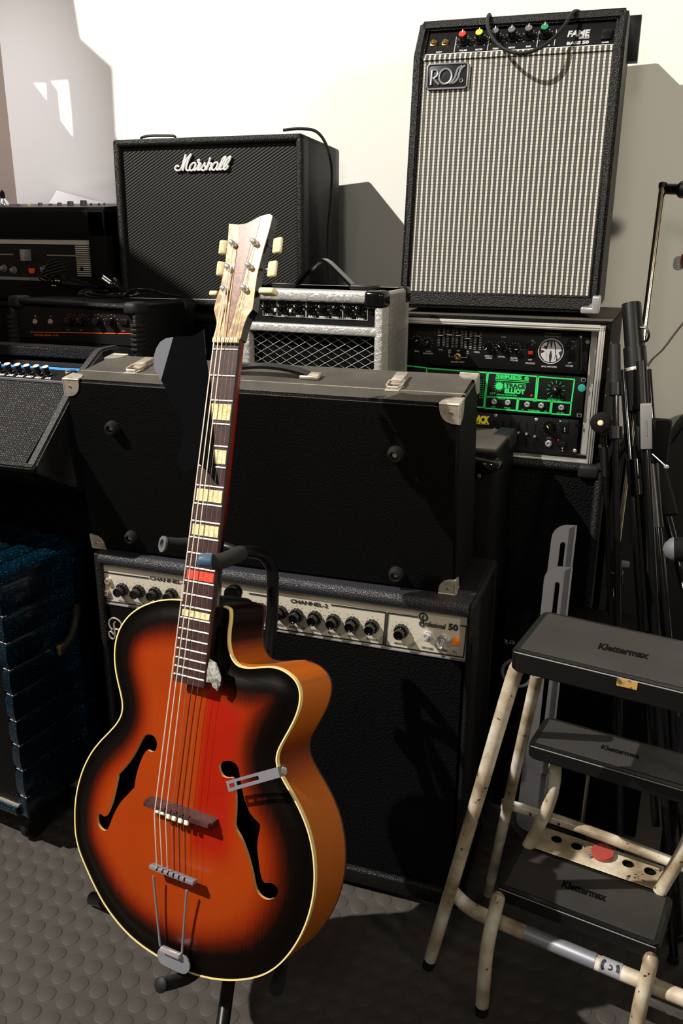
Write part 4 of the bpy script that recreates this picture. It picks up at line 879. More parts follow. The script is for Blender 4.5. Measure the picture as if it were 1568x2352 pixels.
# mixer on top of it
t = T('mixing_console', 'thin black mixing console with rows of knobs lying on the far-left head', 'mixer', (-1.757, 1.73, 1.2372), (0, 0, 0))
t.part('body', MB().prism([(0, 0), (0, .006), (.24, .020), (.24, 0)], 0, .508, 'x'), M['black'])
for i, (px, hgt, wd) in enumerate(((57, .006, .010), (80, .006, .010), (106, .008, .012), (130, .006, .010), (150, .008, .012), (175, .011, .016), (205, .013, .017), (222, .006, .005), (240, .006, .005), (252, .007, .005), (20, .006, .008))):
    q = t.on(px, 482, .12); t.part('mixer_knob', MB().lathe([(wd/2, 0), (wd/2*.9, hgt*.95), (0, hgt)], (q.x, .10, .011), (0, 0, 1), 12), M['gry'] if i != 1 else M['yel'])
# bottle-like microphone capsule at far left
t2 = T('small_bottle', 'small dark bottle with clear shoulder standing on the mixing console at the left edge', 'bottle', (U(8, 470, Y=1.86).x, 1.86, 1.2455))
t2.part('bottle_body', MB().lathe([(.013, 0), (.014, .004), (.014, .012), (.006, .022), (.005, .028), (0, .028)], (0, 0, 0), (0, 0, 1), 16), M['chrome']); t2.part('bottle_cap', MB().lathe([(.006, .018), (.0062, .034), (.002, .042), (0, .042)], (0, 0, 0), (0, 0, 1), 14), M['blackm'])
# papers against wall
a = [U(113, 470, Y=2.045), U(130, 437, Y=2.092), U(262, 474, Y=2.092), U(262, 500, Y=2.045)]
def quad_thick(P, th): 
    n = (P[1]-P[0]).cross(P[3]-P[0]).normalized()*th; return MB().add(P+[p+n for p in P], [(0, 1, 2, 3), (7, 6, 5, 4), (0, 4, 5, 1), (1, 5, 6, 2), (2, 6, 7, 3), (3, 7, 4, 0)])
a[0].z = a[3].z = 1.2405; a[0].x = U(113, 480, Y=2.02).x; a[0].y = a[3].y = 2.0
t = T('paper_sheet', 'white sheet of paper leaning on the wall behind the mixing console', 'paper', tuple(a[0])); t.part('sheet', quad_thick([t.Mi @ p for p in a], .0006), M['paper'])
a = [U(205, 485, Y=1.99), U(215, 460, Y=2.03), U(262, 468, Y=2.03), U(262, 490, Y=1.99)]; a[0].z = a[3].z = 1.2405
t = T('folded_card', 'small white card in front of the leaning paper sheet', 'paper', tuple(a[0])); t.part('card', quad_thick([t.Mi @ p for p in a], .0015), M['paper'])

# ================================================================= KEYBOARD COMBO (orange)
t = T('keyboard_amplifier', 'black keyboard combo with ribbed plastic corners and orange panel markings, left of the long case', 'amplifier', (-1.324, 1.460, .7295), (-.32, 2.0, .67))
kw, kd, kh = .3146, .225, .334
b = MB(); frame_shell(b, kw, kd, kh-.006, .010, .014, .004); t.part('cabinet', b, M['tolex'], smooth=50)
pz = t.on(190, 775, .01).z; cp = t.part('control_panel', MB().box(.012, kw-.010, .010, .016, pz-.01, kh-.020), M['panelblack'])
t.part('baffle', MB().box(.012, kw-.010, .012, .016, .012, pz-.01), M['cloth'])
plk = plines(t, [[(70.4, 762.6), (309, 766.5)]], .0095, .0014); t.part('panel_line', plk, M['orange'], cp, smooth=0)
texts(t, 'panel_lettering', [('KEYBOARD AMPLIFIER', 79, 771, 119, 771.8, 3.4), ('X-50', 122, 771.8, 134, 772, 3.4), ('1', 80, 728.5, 83, 728.5, 5), ('2', 115, 728.5, 118, 728.5, 5), ('VOL', 153.5, 759, 159, 759, 2.6), ('BASS', 183, 759.5, 189, 759.6, 2.6), ('ON', 280, 761.5, 287, 761.6, 3)], .0093, M['orange'], cp)
b = MB()
for px in (81.5, 116.5): q = t.on(px, 726, .0097); b.box(q.x-.0032, q.x+.0032, q.y-.0002, q.y, q.z-.004, q.z+.004)
tk = MB()
for px, py in ((163.8, 738), (191, 738.4), (226.5, 739), (257, 739.5)): put(t, 'knob', px, py, 'tall', .0105, .014, M['gloss'], .010); ticks(t, px, py, .0135, 7, -100, 100, .0096, tk, .0016, .0007)
t.part('dial_mark', tk, M['orange'], cp, smooth=0)
for px in (81, 116.3): put(t, 'input_jack', px, 738.6, 'hex', .0058, .004, M['nickel'], .010)
q = t.on(286, 740, .01); t.part('power_switch', MB().box(q.x-.009, q.x+.009, .006, .011, q.z-.006, q.z+.006, bev=.001), M['black'])
for x0, x1 in ((-.003, .028), (kw-.030, kw+.003)):
    t.part('plastic_corner', MB().box(x0, x1, -.004, .045, kh-.026, kh, bev=.009, seg=3), M['rubber'])
    xa = -.003 if x0 < 0 else kw-.012
    for k_ in range(6): z = kh-.045-.0095*k_; t.part('corner_rib', MB().box(xa, xa+.015, -.005, .03, z-.0032, z+.0032, bev=.0015), M['rubber'])
t.part('plastic_corner', MB().box(kw-.03, kw+.003, kd-.045, kd+.003, kh-.026, kh, bev=.009, seg=3), M['rubber'])
KB = t
# coiled mains cable + plug on top
zt = (t.M @ Vector((kw/2, .1, kh))).z
t = T('mains_cable', 'coiled black mains cable with a plug lying on the keyboard combo', 'cable', tuple(U(250, 668, Z=zt+.004)))
pp_ = []
for k_ in range(60):
    a = k_/59*2*PI*2.3; rx = .052+.010*math.sin(k_*.7); ry = .045
    pp_.append(Vector((-1.105+rx*1.2*math.cos(a)-.03, 1.565+ry*math.sin(a), zt+.006+.003*math.sin(k_*.9)+.0045*(k_/59))))
pp_ += [Vector((-1.06, 1.60, zt+.016)), Vector((-1.03, 1.62, zt+.007)), Vector((-1.005, 1.64, zt+.002))]
t.part('cord', MB().tube([t.Mi @ p for p in crom(pp_, 3)], .0034, 8), M['gloss'])
c0 = U(264, 657, Y=1.56); c0.z = zt+.024; F = Matrix.Translation(t.Mi @ c0) @ Matrix.Rotation(R(25), 4, 'Y') @ Matrix.Rotation(R(30), 4, 'Z')
pg_ = t.part('plug', MB().lathe([(.006, -.02), (.010, -.008), (.0165, .002), (.0165, .010), (.015, .012), (0, .012)], F @ Vector((0, 0, 0)), F.to_3x3() @ Vector((-1, 0, .3)), 20), M['gloss'])
for s1 in (-1, 1): link('pin', MB().cyl(F @ Vector((-.010, s1*.0085, .004)), F @ Vector((-.030, s1*.0085, .010)), .0024, n=10).mesh('pin'), M['chrome'], pg_)
# audio cables hanging before the far-left head
q = U(150, 640, Y=1.70)
t = T('audio_cables', 'tangle of thin black cables with gold plugs hanging before the far-left head', 'cable', tuple(q))
for k_ in range(5):
    P = [Vector((q.x+.02*k_*.4-.01, 1.695-.004*k_, 1.13-.006*k_)), Vector((q.x-.035-.004*k_, 1.69-.004*k_, 1.12-.008*k_)), Vector((q.x-.045+.003*k_, 1.69-.003*k_, 1.095-.004*k_)), Vector((q.x-.01, 1.688, 1.078+.004*k_)), Vector((q.x+.05, 1.69, 1.072+.002*k_)), Vector((q.x+.09, 1.70, 1.068))]
    t.part('cord', MB().tube([t.Mi @ p for p in crom(P, 6)], .0022, 7), M['gloss'])
for px, py in ((132, 645), (124, 656.5)): p = t.Mi @ U(px, py, Y=1.68); t.part('plug_tip', MB().lathe([(.002, -.006), (.003, -.002), (.002, .001), (.0028, .004), (0, .007)], p, (-1, -.3, .1), 10), M['brass'])

# ================================================================= WEDGE COMBO with blue strip
t = T('wedge_combo_amplifier', 'black wedge-shaped combo with beaded grille, knobs and blue strip, at the left edge', 'amplifier', (-1.62, 1.15, .6225), (2.0, 0, 0))
gx = t.on(85, 1078, .0).x; ww_ = .615
A = t.Mi @ U(85, 1078, X=-1.0); top_ = t.Mi @ U(165, 937, X=-1.0)
yb, zb2 = A.y, A.z
pe = t.Mi @ U(75, 876, Y=1.285); p2 = t.Mi @ U(120, 843, Y=1.345); p3 = t.Mi @ U(120, 822, Y=1.36); p4 = t.Mi @ U(120, 808, Y=1.365)
prof = [(.150, .0785), (yb, zb2), (pe.y, pe.z), (p2.y, p2.z), (p3.y, p3.z+.004), (p4.y-.002, p4.z+.002), (.25, p4.z), (.29, .0785)]
b = MB().prism([(y+(.006 if 0 < i < 5 else 0), z-(.006 if 0 < i < 5 else 0)) for i, (y, z) in enumerate(prof)], .018, ww_-.018, 'x')
t.part('body', b, M['tolex_fine'])
chk = [(.150, .0785), (yb-.006, zb2), (pe.y-.004, pe.z+.012), (p3.y-.004, p3.z+.022), (p4.y+.01, p4.z+.012), (.25, p4.z+.012), (.29, .0785)]
for x in (0, ww_-.020): t.part('side_cheek', bevmesh(MB().prism(chk, x, x+.020, 'x'), .004), M['cheek'])
def wp(i, j, u, v, x, d=0):
    a = Vector((x, *prof[i])); c = Vector((x, *prof[j])); n = Vector((0, -(c.z-a.z), c.y-a.y)).normalized(); return a.lerp(c, u)+n*(v+d)
def wslab(i, j, u0, u1, x0, x1, d0, d1):
    return MB().add([wp(i, j, u, 0, x, d) for d in (d1, d0) for u in (u0, u1) for x in (x0, x1)], [(0, 1, 3, 2), (4, 6, 7, 5), (0, 4, 5, 1), (2, 3, 7, 6), (0, 2, 6, 4), (1, 5, 7, 3)])
n1 = Vector((0, -(prof[2][1]-prof[1][1]), prof[2][0]-prof[1][0])).normalized(); u1_ = (Vector((0, *prof[2]))-Vector((0, *prof[1]))); Lg = u1_.length; u1_.normalize()
o = t.part('grille', MB().box(0, ww_-.045, 0, .008, .010, Lg-.004), M['bead']); Mx = Matrix((Vector((1, 0, 0)), -n1, u1_)).transposed().to_4x4(); Mx.translation = Vector((.022, *prof[1]))+n1*.002; o.matrix_local = Mx
t.part('front_rail', bevmesh(wslab(1, 2, -.02, .045, .0, ww_, -.01, .006), .003), M['tolex'])
o = t.part('control_panel', wslab(2, 3, 0, 1, .02, ww_-.02, -.01, .002), M['panelblack'])
link('chrome_edge', wslab(2, 3, -.02, .03, .02, ww_-.02, .0, .004).mesh('e', 0), M['steel'], o)
t.part('top_rail', bevmesh(MB().prism([(p3.y-.006, p3.z), (p3.y-.006, p4.z+.010), (p4.y+.03, p4.z+.010), (p4.y+.03, p3.z)], .0, ww_, 'x'), .003), M['tolex'])
pN = Vector((0, -(prof[3][1]-prof[2][1]), prof[3][0]-prof[2][0])).normalized(); pw = (tuple(pN), tuple(wp(2, 3, 0, .0022, 0)))
t.part('blue_strip', plines(t, [[(-40, 837), (128, 846.5)], [(135, 847.5), (195, 850.5)]], 0, .0085, pn=pw[0], pp=pw[1]), M['blueprint'], smooth=0)
texts(t, 'strip_lettering', [('MASTER', 155, 850.5, 173, 851.5, 3.2)], 0, M['blackprint'], pn=pw[0], pp=tuple(wp(2, 3, 0, .0034, 0)))
texts(t, 'panel_lettering', [(s1, a_, b_, a_+14, b_+1, 4.2, .02) for s1, a_, b_ in (('GAIN', -7, 861.5), ('LEVEL', 14.5, 863), ('BASS', 37, 865), ('MID', 58, 866.5), ('HIGH', 78, 868.5), ('VOL', 101, 870))], 0, M['white'], pn=pw[0], pp=tuple(wp(2, 3, 0, .0024, 0)))
for px, py in ((-3, 851), (19, 852.5), (42, 854), (63, 856), (85, 857.5), (106, 859.5)):
    P = t.on(px+4, py+3, 0, pw[0], pw[1]); o = link('knob', variant(knob_mesh('tall', .0085, .018), M['gloss']), None, t.r, P); o.rotation_euler = Vector((0, -1, 0)).rotation_difference(pN).to_euler()
    link('pale_cap', MB().lathe([(.0062, 0), (.0055, .0008), (0, .0009)], (0, -.018, 0), (0, -1, 0), 18).mesh('cap'), M['bone'], o)
put(t, 'headphone_jack', 157, 857, 'hex', .006, .006, M['nickel'], yaw=pw)

# ================================================================= BLUE SPARKLE CABINET
t = T('tuck_and_roll_cabinet', 'blue sparkle padded tuck-and-roll amplifier on castors, lower left edge', 'amplifier', (-1.6733, 1.1461, .0), (-5.70, 0, 0))
bw_, bd_, z0_, z1_ = .6, .222, .092, .6105
t.part('core', MB().box(.012, bw_-.012, .02, bd_, z0_, z1_-.012), M['blackm'])
ys = [1352, 1427, 1488, 1548, 1605, 1663, 1718, 1773, 1833, 1888]; zs_ = [z1_-.004]+[t.on(35+(y-1352)*.05, y, .012).z for y in ys]; zs_[-1] = z0_
def pleat(mb, P0, P1, r, w, nrm):  # half-round roll between points, width w
    e = (P1-P0); L_ = e.length; e.normalize(); s1 = e.cross(nrm).normalized(); vs = []; fs = []; nn = 8
    for P in [P0+e*L_*k_/6 for k_ in range(7)]:
        for k_ in range(nn+1): a = PI*k_/nn; vs.append(P+s1*math.cos(a)*w/2+nrm*(math.sin(a)**.75)*r)
    for i in range(6):
        for k_ in range(nn): a = i*(nn+1)+k_; fs.append((a, a+1, a+nn+2, a+nn+1))
    fs.append(tuple(range(nn+1))); fs.append(tuple(6*(nn+1)+k_ for k_ in range(nn, -1, -1)))
    return mb.add(vs, fs)
for i in range(len(zs_)-1):
    zc = (zs_[i]+zs_[i+1])/2; h2 = abs(zs_[i]-zs_[i+1])
    b = MB(); pleat(b, Vector((bw_-.014, .012, zc)), Vector((bw_-.014, bd_, zc)), .008, h2*.99, Vector((1, 0, 0)))
    pleat(b, Vector((bw_-.028, .016, zc)), Vector((bw_-.006, .014, zc)), .005, h2*.99, Vector((0, -1, 0)))
    o = t.part('side_pleat', b, M['blue'], smooth=60)
    if i: link('seam_piping', MB().tube([(bw_-.028, .0145, zs_[i]), (bw_-.006, .0125, zs_[i]), (bw_-.0055, .02, zs_[i])], .0007, 6).mesh('seam'), M['greyprint'], o)
nx = 11
for i in range(nx):
    x = bw_-(i+.5)*bw_/nx; b = MB(); pleat(b, Vector((x, -.002, z1_-.016)), Vector((x, bd_, z1_-.016)), .017, bw_/nx*.99, Vector((0, 0, 1))); pleat(b, Vector((x, .012, z1_-.045)), Vector((x, .012, z1_-.010)), .014, bw_/nx*.99, Vector((0, -1, 0)))
    t.part('top_pleat', b, M['blue'], smooth=60)
pz1, pz2 = t.on(15, 1334, .012).z, t.on(12, 1418, .012).z
o = t.part('control_panel', MB().box(.02, bw_-.026, .010, .02, pz2, pz1), M['gry']); link('trim_strip', MB().box(.02, bw_-.026, .007, .012, pz2-.003, pz2+.002).mesh('t', 0), M['nickel'], o)
zc = t.on(12, 1430, .012).z; b = MB(); pleat(b, Vector((.02, .014, zc)), Vector((bw_-.028, .014, zc)), .012, .022, Vector((0, -1, 0))); t.part('front_roll', b, M['blue'], smooth=60)
gz = t.on(40, 1846, .012).z; t.part('grille_cloth', MB().box(.02, bw_-.026, .012, .02, gz, zc-.011), M['cloth']); t.part('grille_trim', MB().box(.02, bw_-.026, .007, .013, gz-.003, gz+.001), M['nickel'])
zc2 = (gz+z0_)/2; b = MB(); pleat(b, Vector((.0, .014, zc2)), Vector((bw_-.028, .014, zc2)), .012, abs(gz-z0_)*.95, Vector((0, -1, 0))); t.part('front_roll', b, M['blue'], smooth=60)
A = t.Mi @ U(128, 1484, X=-1.075); xh = bw_+.004
b = MB().tube(crom([(xh, A.y, A.z), (xh+.012, A.y+.015, A.z+.02), (xh+.014, A.y+.03, A.z+.05), (xh, A.y+.05, A.z+.07)], 5), .008, 10, flat=(1, 0, 0))
o = t.part('strap_handle', b, M['rubber']); link('handle_bracket', MB().box(xh-.004, xh+.006, A.y-.012, A.y+.010, A.z-.012, A.z+.012, bev=.003).mesh('hb'), M['brass'], o)
for x, y in ((.06, .05), (.06, bd_-.05), (bw_-.055, .055), (bw_-.03, bd_-.05)):
    o = t.part('castor', MB().lathe([(.030, 0), (.024, -.018), (.016, -.026), (0, -.026)], (x, y, z0_), (0, 0, 1), 20), M['steel']); link('wheel', MB().lathe([(.026, 0), (.030, .004), (.030, .016), (.026, .020), (0, .020)], (x-.010, y+.008, .0305), (1, 0, 0), 22).mesh('w'), M['rubber'], o)
t = None

# ================================================================= ARCHTOP GUITAR
t = G = T('archtop_guitar', 'sunburst orange archtop guitar with cutaway, f-holes and pearl headstock, leaning on a black stand', 'guitar', (-.5645, 1.0248, 1.0461), (-8.69, 18.35, -3.18))
SL = .63
def fz(n): return -SL*(1-2**(-n/12))
RIM = .030; DEP = .082
def c6(P): return [(160+a/2.45, 1340+c/2.45) for a, c in P]
def c7(P): return [(160+a/2.45, 1800+c/2.45) for a, c in P]
outl = c6([(635, 85), (560, 90), (480, 95), (400, 130), (340, 170), (300, 220), (270, 280), (255, 340), (252, 420), (258, 480), (270, 550), (290, 620), (302, 680), (298, 740), (270, 790), (220, 840), (170, 890), (120, 950), (80, 1030), (55, 1110), (38, 1180), (30, 1260), (30, 1340), (35, 1420), (48, 1500)]) \
    + c7([(100, 480), (140, 580), (190, 670), (250, 760), (330, 850), (400, 910), (480, 960), (560, 1010), (650, 1055), (740, 1085), (830, 1103), (920, 1108), (1010, 1100), (1090, 1080), (1160, 1040), (1220, 980), (1280, 900), (1330, 800), (1360, 700), (1378, 600), (1382, 500)]) \
    + c6([(1372, 1500), (1345, 1390), (1310, 1300), (1260, 1200), (1210, 1120), (1170, 1050), (1160, 990), (1170, 940), (1205, 880), (1245, 810), (1280, 740), (1300, 670), (1300, 600), (1280, 550), (1240, 510), (1190, 480), (1140, 465), (1080, 470), (1000, 480), (950, 470), (925, 440), (900, 400), (890, 330), (893, 270), (905, 210), (908, 160), (895, 135), (865, 122)])
def smooth_loop(P, n=1):
    for _ in range(n): P = [(P[i-1]+P[i]*2+P[(i+1) % len(P)])/4 for i in range(len(P))]
    return P
O = [t.on(a, c, RIM) for a, c in outl]; O = smooth_loop(O, 1); O = crom(O, 4, closed=True)
O2 = [Vector((p.x, p.z)) for p in O]
flh = c6([(430, 852), (460, 848), (485, 862), (498, 890), (497, 920), (485, 942), (462, 945), (443, 936), (420, 965), (395, 1030), (380, 1090), (373, 1142), (365, 1152), (335, 1185), (290, 1235), (255, 1300), (235, 1350), (220, 1380), (200, 1389), (175, 1375), (158, 1345), (157, 1310), (168, 1296), (185, 1297), (203, 1310), (222, 1285), (245, 1225), (262, 1150), (273, 1092), (273, 1078), (300, 1050), (340, 1000), (375, 940), (405, 880)])
frh = c6([(848, 1040), (852, 1010), (880, 997), (915, 997), (945, 1020), (958, 1060), (965, 1110), (985, 1200), (1020, 1290), (1060, 1335), (1077, 1360), (1070, 1400), (1062, 1470), (1068, 1540), (1076, 1605), (1088, 1660), (1105, 1680), (1140, 1682), (1165, 1702), (1175, 1732), (1160, 1762), (1130, 1777), (1100, 1772), (1070, 1747), (1050, 1707), (1040, 1657), (1030, 1607), (1005, 1517), (975, 1437), (950, 1392), (936, 1355), (940, 1290), (940, 1200), (932, 1130), (920, 1092), (895, 1092), (866, 1080)])
FH = []
for fh in (flh, frh):
    q = [t.on(a, c, RIM-.006) for a, c in fh]; q = [Vector((p.x, p.z)) for p in q]; FH.append([Vector((p.x, p.y)) for p in crom([Vector((p.x, p.y, 0)) for p in q], 2, closed=True)])
OA = np.array([[p.x, p.y] for p in O2])
def dist(x, z): return math.sqrt(((OA-[x, z])**2).sum(1).min())
def arch(d): 
    u = min(d/.11, 1.0); return .0095*(1-(1-u)**2.2) - (.0022*math.sin(min(d/.022, 1)*PI) if d < .022 else 0)
def inside(poly, x, y):
    r = False; n = len(poly); j = n-1
    for i in range(n):
        a, b_ = poly[i], poly[j]
        if (a[1] > y) != (b_[1] > y) and x < (b_[0]-a[0])*(y-a[1])/(b_[1]-a[1])+a[0]: r = not r
        j = i
    return r
Ol = [(p.x, p.y) for p in O2]; Fl = [[(p.x, p.y) for p in f] for f in FH]
V2 = list(O2); Ed = [(i, (i+1) % len(O2)) for i in range(len(O2))]
for f in FH: n0 = len(V2); V2 += f; Ed += [(n0+i, n0+(i+1) % len(f)) for i in range(len(f))]
xs = OA[:, 0]; zs = OA[:, 1]; step = .0062; FA = np.array(Fl[0]+Fl[1])
for i in range(int((xs.max()-xs.min())/step)):
    for j in range(int((zs.max()-zs.min())/step)):
        x = xs.min()+step*(i+.5*(j % 2)); z = zs.min()+step*j
        if not inside(Ol, x, z) or dist(x, z) < .003: continue
        if any(inside(f, x, z) for f in Fl) or math.sqrt(((FA-[x, z])**2).sum(1).min()) < .002: continue
        V2.append(Vector((x, z)))
vo, eo, fo, *_ = geometry.delaunay_2d_cdt(V2, Ed, [], 0, 1e-6)
fs = []
for f in fo:
    cx = sum(vo[i].x for i in f)/len(f); cz = sum(vo[i].y for i in f)/len(f)
    if inside(Ol, cx, cz) and not any(inside(q, cx, cz) for q in Fl): fs.append(tuple(f))
dd = [dist(v.x, v.y) for v in vo]
tm = MB().add([Vector((v.x, RIM-arch(d), v.y)) for v, d in zip(vo, dd)], fs).mesh('body_top', 60)
bm = bmesh.new(); bm.from_mesh(tm); fl = [f for f in bm.faces if f.normal.y > 0]
if len(fl) > len(bm.faces)/2: bmesh.ops.reverse_faces(bm, faces=bm.faces)
bm.to_mesh(tm); bm.free()
ab = tm.attributes.new('burst', 'FLOAT', 'POINT'); ar = tm.attributes.new('redpatch', 'FLOAT', 'POINT')
def sst(a, b_, x): u = max(0, min(1, (x-a)/(b_-a))); return u*u*(3-2*u)
rA, rB, rC = t.on(500, 1600, .015), t.on(555, 1590, .015), t.on(535, 1880, .015)
bv_ = []; rv_ = []
for v in tm.vertices:
    x, z = v.co.x, v.co.z; d = dist(x, z)
    w = .042 + .030*sst(.0, .17, x) + .016*sst(-.78, -.84, z) + .022*sst(-.46, -.36, z) + .010*sst(-.70, -.80, z)
    bv_.append(sst(.008, w+.030, d)**.9)
    r1 = sst(.014, .024, x)*(1-sst(.062, .105, x))*sst(-.70, -.66, z)*(1-sst(-.47, -.43, z))*.85
    rv_.append(r1*sst(.5, .9, bv_[-1]) )
ab.data.foreach_set('value', bv_); ar.data.foreach_set('value', rv_)
BT = t.part('body_top', tm, M['top'])
# f-hole edges
for f in FH:
    b = MB(); n = len(f)
    ya = [RIM-arch(dist(p.x, p.y)) for p in f]
    b.add([Vector((p.x, y-.0001, p.y)) for p, y in zip(f, ya)]+[Vector((p.x, y+.0045, p.y)) for p, y in zip(f, ya)], [(i, (i+1) % n, n+(i+1) % n, n+i) for i in range(n)])
    link('f_hole_edge', b.mesh('f_hole_edge', 30), M['lightwood'], BT)
# sides / back / binding
n = len(O); b = MB(); ring = []
cen = Vector((.0, 0, -.62))
for k, (dy, ins) in enumerate(((0.0, .0006), (.02, 0), (.045, 0), (DEP, 0))):
    ring += [Vector((p.x, RIM+dy, p.z)) for p in O]
b.add(ring, [(k*n+i, k*n+(i+1) % n, (k+1)*n+(i+1) % n, (k+1)*n+i) for k in range(3) for i in range(n)])
sm = b.mesh('body_side', 60); a_ = sm.attributes.new('burst', 'FLOAT', 'POINT')
sv = []
for v in sm.vertices:
    q = 1-.95*sst(-.43, -.37, v.co.z)*(1 if v.co.x > -.02 else .6)
    if abs(v.co.x-.135) < .04 and v.co.x > 0: q *= 1-.55*math.exp(-((v.co.z+.528)/.028)**2)  # shade at the waist painted into the side colour
    if v.co.x < -.05: q *= .8
    q *= 1-.4*sst(-.78, -.84, v.co.z); sv.append(q)
a_.data.foreach_set('value', sv)
t.part('body_side', sm, M['side'])
bp = [Vector((p.x, RIM+DEP, p.z)) for p in O]
t.part('body_back', MB().add(bp+[p+Vector((0, .004, 0)) for p in bp], [tuple(range(n)), tuple(range(2*n-1, n-1, -1))]+[(i, n+i, n+(i+1) % n, (i+1) % n) for i in range(n)]), M['rosewood'])
b = MB(); vs = []
for i, p in enumerate(O):
    T_ = (O[(i+1) % n]-O[i-1]).normalized(); N_ = Vector((T_.z, 0, -T_.x))
    if (p+N_*.004-Vector((cen.x, 0, cen.z))).length < 0: pass
    if inside(Ol, p.x+N_.x*.003, p.z+N_.z*.003): N_ = -N_
    vs += [p+N_*.0007+Vector((0, -.0012, 0)), p-N_*.0012+Vector((0, -.0012, 0)), p-N_*.0012+Vector((0, .003, 0)), p+N_*.0007+Vector((0, .0055, 0))]
i0, i1 = 0, n-4   # open where the neck joins
b.add(vs, [(i*4+k, i*4+(k+1) % 4, (i+1)*4+(k+1) % 4, (i+1)*4+k) for i in range(0, n-5) for k in range(4)])
t.part('binding', b, M['cream'], smooth=60)
# neck
def fw(z): return .0414+(.0520-.0414)*min(1.1, (-z)/(-fz(21)))
b = MB(); vs = []; fs = []; NN = 14; zl = [.026, .012, 0, -.06, -.13, -.20, -.27, -.33, -.36]
for z in zl:
    w = fw(min(z, 0))/2; dp = .020+.004*(-min(z, 0)/.33)+(.016 if z < -.34 else (.008 if z < -.30 else 0))
    for k in range(NN+1): a = PI*k/NN; vs.append(Vector((w*math.cos(a), .006+dp*math.sin(a)**.85, z)))
for i in range(len(zl)-1):
    for k in range(NN): fs.append((i*(NN+1)+k, i*(NN+1)+k+1, (i+1)*(NN+1)+k+1, (i+1)*(NN+1)+k))
    fs.append((i*(NN+1)+NN, i*(NN+1), (i+1)*(NN+1), (i+1)*(NN+1)+NN))
fs.append(tuple(range(NN+1))); fs.append(tuple(range((len(zl)-1)*(NN+1)+NN, (len(zl)-1)*(NN+1)-1, -1))); b.add(vs, fs)
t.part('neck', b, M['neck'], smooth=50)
t.part('neck_heel', MB().box(-.022, .024, .018, RIM+DEP-.01, -.375, -.338, bev=.006), M['black'])
ze = fz(21)-.010
t.part('fingerboard_extension', MB().box(-.0235, .0235, .007, .020, ze+.004, -.33), M['black'])
b = MB(); w0, w1 = fw(0)/2, fw(ze)/2; y0_, y1_ = .0015, .0075; z0 = .0
b.add([(-w0, y0_, z0), (w0, y0_, z0), (w1, y0_, ze), (-w1, y0_, ze), (-w0, y1_, z0), (w0, y1_, z0), (w1, y1_, ze), (-w1, y1_, ze)], [(0, 1, 2, 3), (7, 6, 5, 4), (0, 4, 5, 1), (1, 5, 6, 2), (2, 6, 7, 3), (3, 7, 4, 0)])
FB = t.part('fingerboard', b, M['rosewood'], smooth=0)
t.part('head_end_of_fingerboard', MB().box(-w0, w0, y0_, y1_, 0, .0135), M['rosewood'])
fm = MB().tube([(-.5, 0, 0), (.5, 0, 0)], .0013, 8).mesh('fret'); fm.materials.append(M['fret'])
fm.transform(Matrix.Identity(4))
for k in range(22):
    z = fz(k); o = link('fret', fm, None, FB, (0, .0013, z)); o.scale = (fw(z)*.985, 1, 1)
for a, c, mt in ((2, 3, 'pearlf'), (4, 5, 'pearlf'), (6, 7, 'pearlf'), (8, 9, 'pearlf'), (11, 12, 'redinlay'), (14, 15, 'pearlf')):
    za, zb3 = fz(a), fz(c); g = (za-zb3); w = fw(za)*.46; m1 = .17 if a != 14 else .28; m2 = .17
    if a == 2: m1 = .14; m2 = .18
    o = link('position_marker', MB().box(-w, w, .0009, .003, zb3+g*m2, za-g*m1).mesh('inlay', 0), M[mt], FB)
    if mt == 'redinlay': o['label'] = 'red marker at the twelfth fret'
# nut : six cells
nzc = [t.on(470+110/7.35, 480+2240/7.35, -.002), t.on(470+505/7.35, 480+2250/7.35, -.002)]
o = t.part('nut', MB().box(-w0, w0*.98, -.0030, .004, .0085, .0155, bev=.0008), M['ivory'])
for k in range(5): x = -w0+(k+1)*2*w0/6; link('nut_slot', MB().box(x-.0004, x+.0004, -.0034, -.0025, .0085, .0155).mesh('s', 0), M['rosewood'], o)
# headstock, tilted back
HA = R(9); hn = Vector((0, -math.cos(HA), math.sin(HA))); hp = Vector((0, .0015, .014)); hup = Vector((0, math.sin(HA), math.cos(HA)))
def H(a, c, d=0): p = t.on(470+a/7.35, 480+c/7.35, 0, tuple(hn), tuple(hp-hn*d)); return p
hs = [(408, 250), (560, 262), (640, 258), (700, 243), (760, 218), (830, 180), (930, 125), (1010, 102), (1095, 84), (1140, 112), (1100, 300), (1050, 470), (1000, 640), (940, 860), (880, 1120), (850, 1330), (825, 1550), (803, 1690), (760, 1750), (720, 1810), (680, 1900), (650, 1990), (625, 2090), (600, 2190), (560, 2205), (135, 2200), (195, 1990), (202, 1925), (190, 1850), (155, 1700), (175, 1600), (200, 1500), (240, 1400), (275, 1270), (300, 1150), (345, 930), (370, 700), (395, 500)]
P = [H(a, c) for a, c in hs]; th = .0145; nh = len(P)
def hprism(P, d0, d1): n = len(P); return MB().add([p-hn*d0 for p in P]+[p-hn*d1 for p in P], [tuple(range(n)), tuple(range(2*n-1, n-1, -1))]+[(i, n+i, n+(i+1) % n, (i+1) % n) for i in range(n)])
t.part('headstock', hprism(P, .0012, th), M['gloss'], smooth=0)
HV = t.part('headstock_veneer', hprism(P, 0, .0013), M['pearl'], smooth=0)
st = [(582, 285), (640, 262), (700, 247), (760, 222), (830, 184), (945, 128), (925, 240), (865, 490), (800, 700), (720, 930), (665, 1160), (620, 1330), (570, 1520), (520, 1700), (470, 1880), (430, 2010), (388, 2125), (390, 2000), (410, 1800), (432, 1600), (450, 1450), (475, 1300), (490, 1130), (512, 980), (530, 850), (545, 740), (565, 560), (575, 400)]
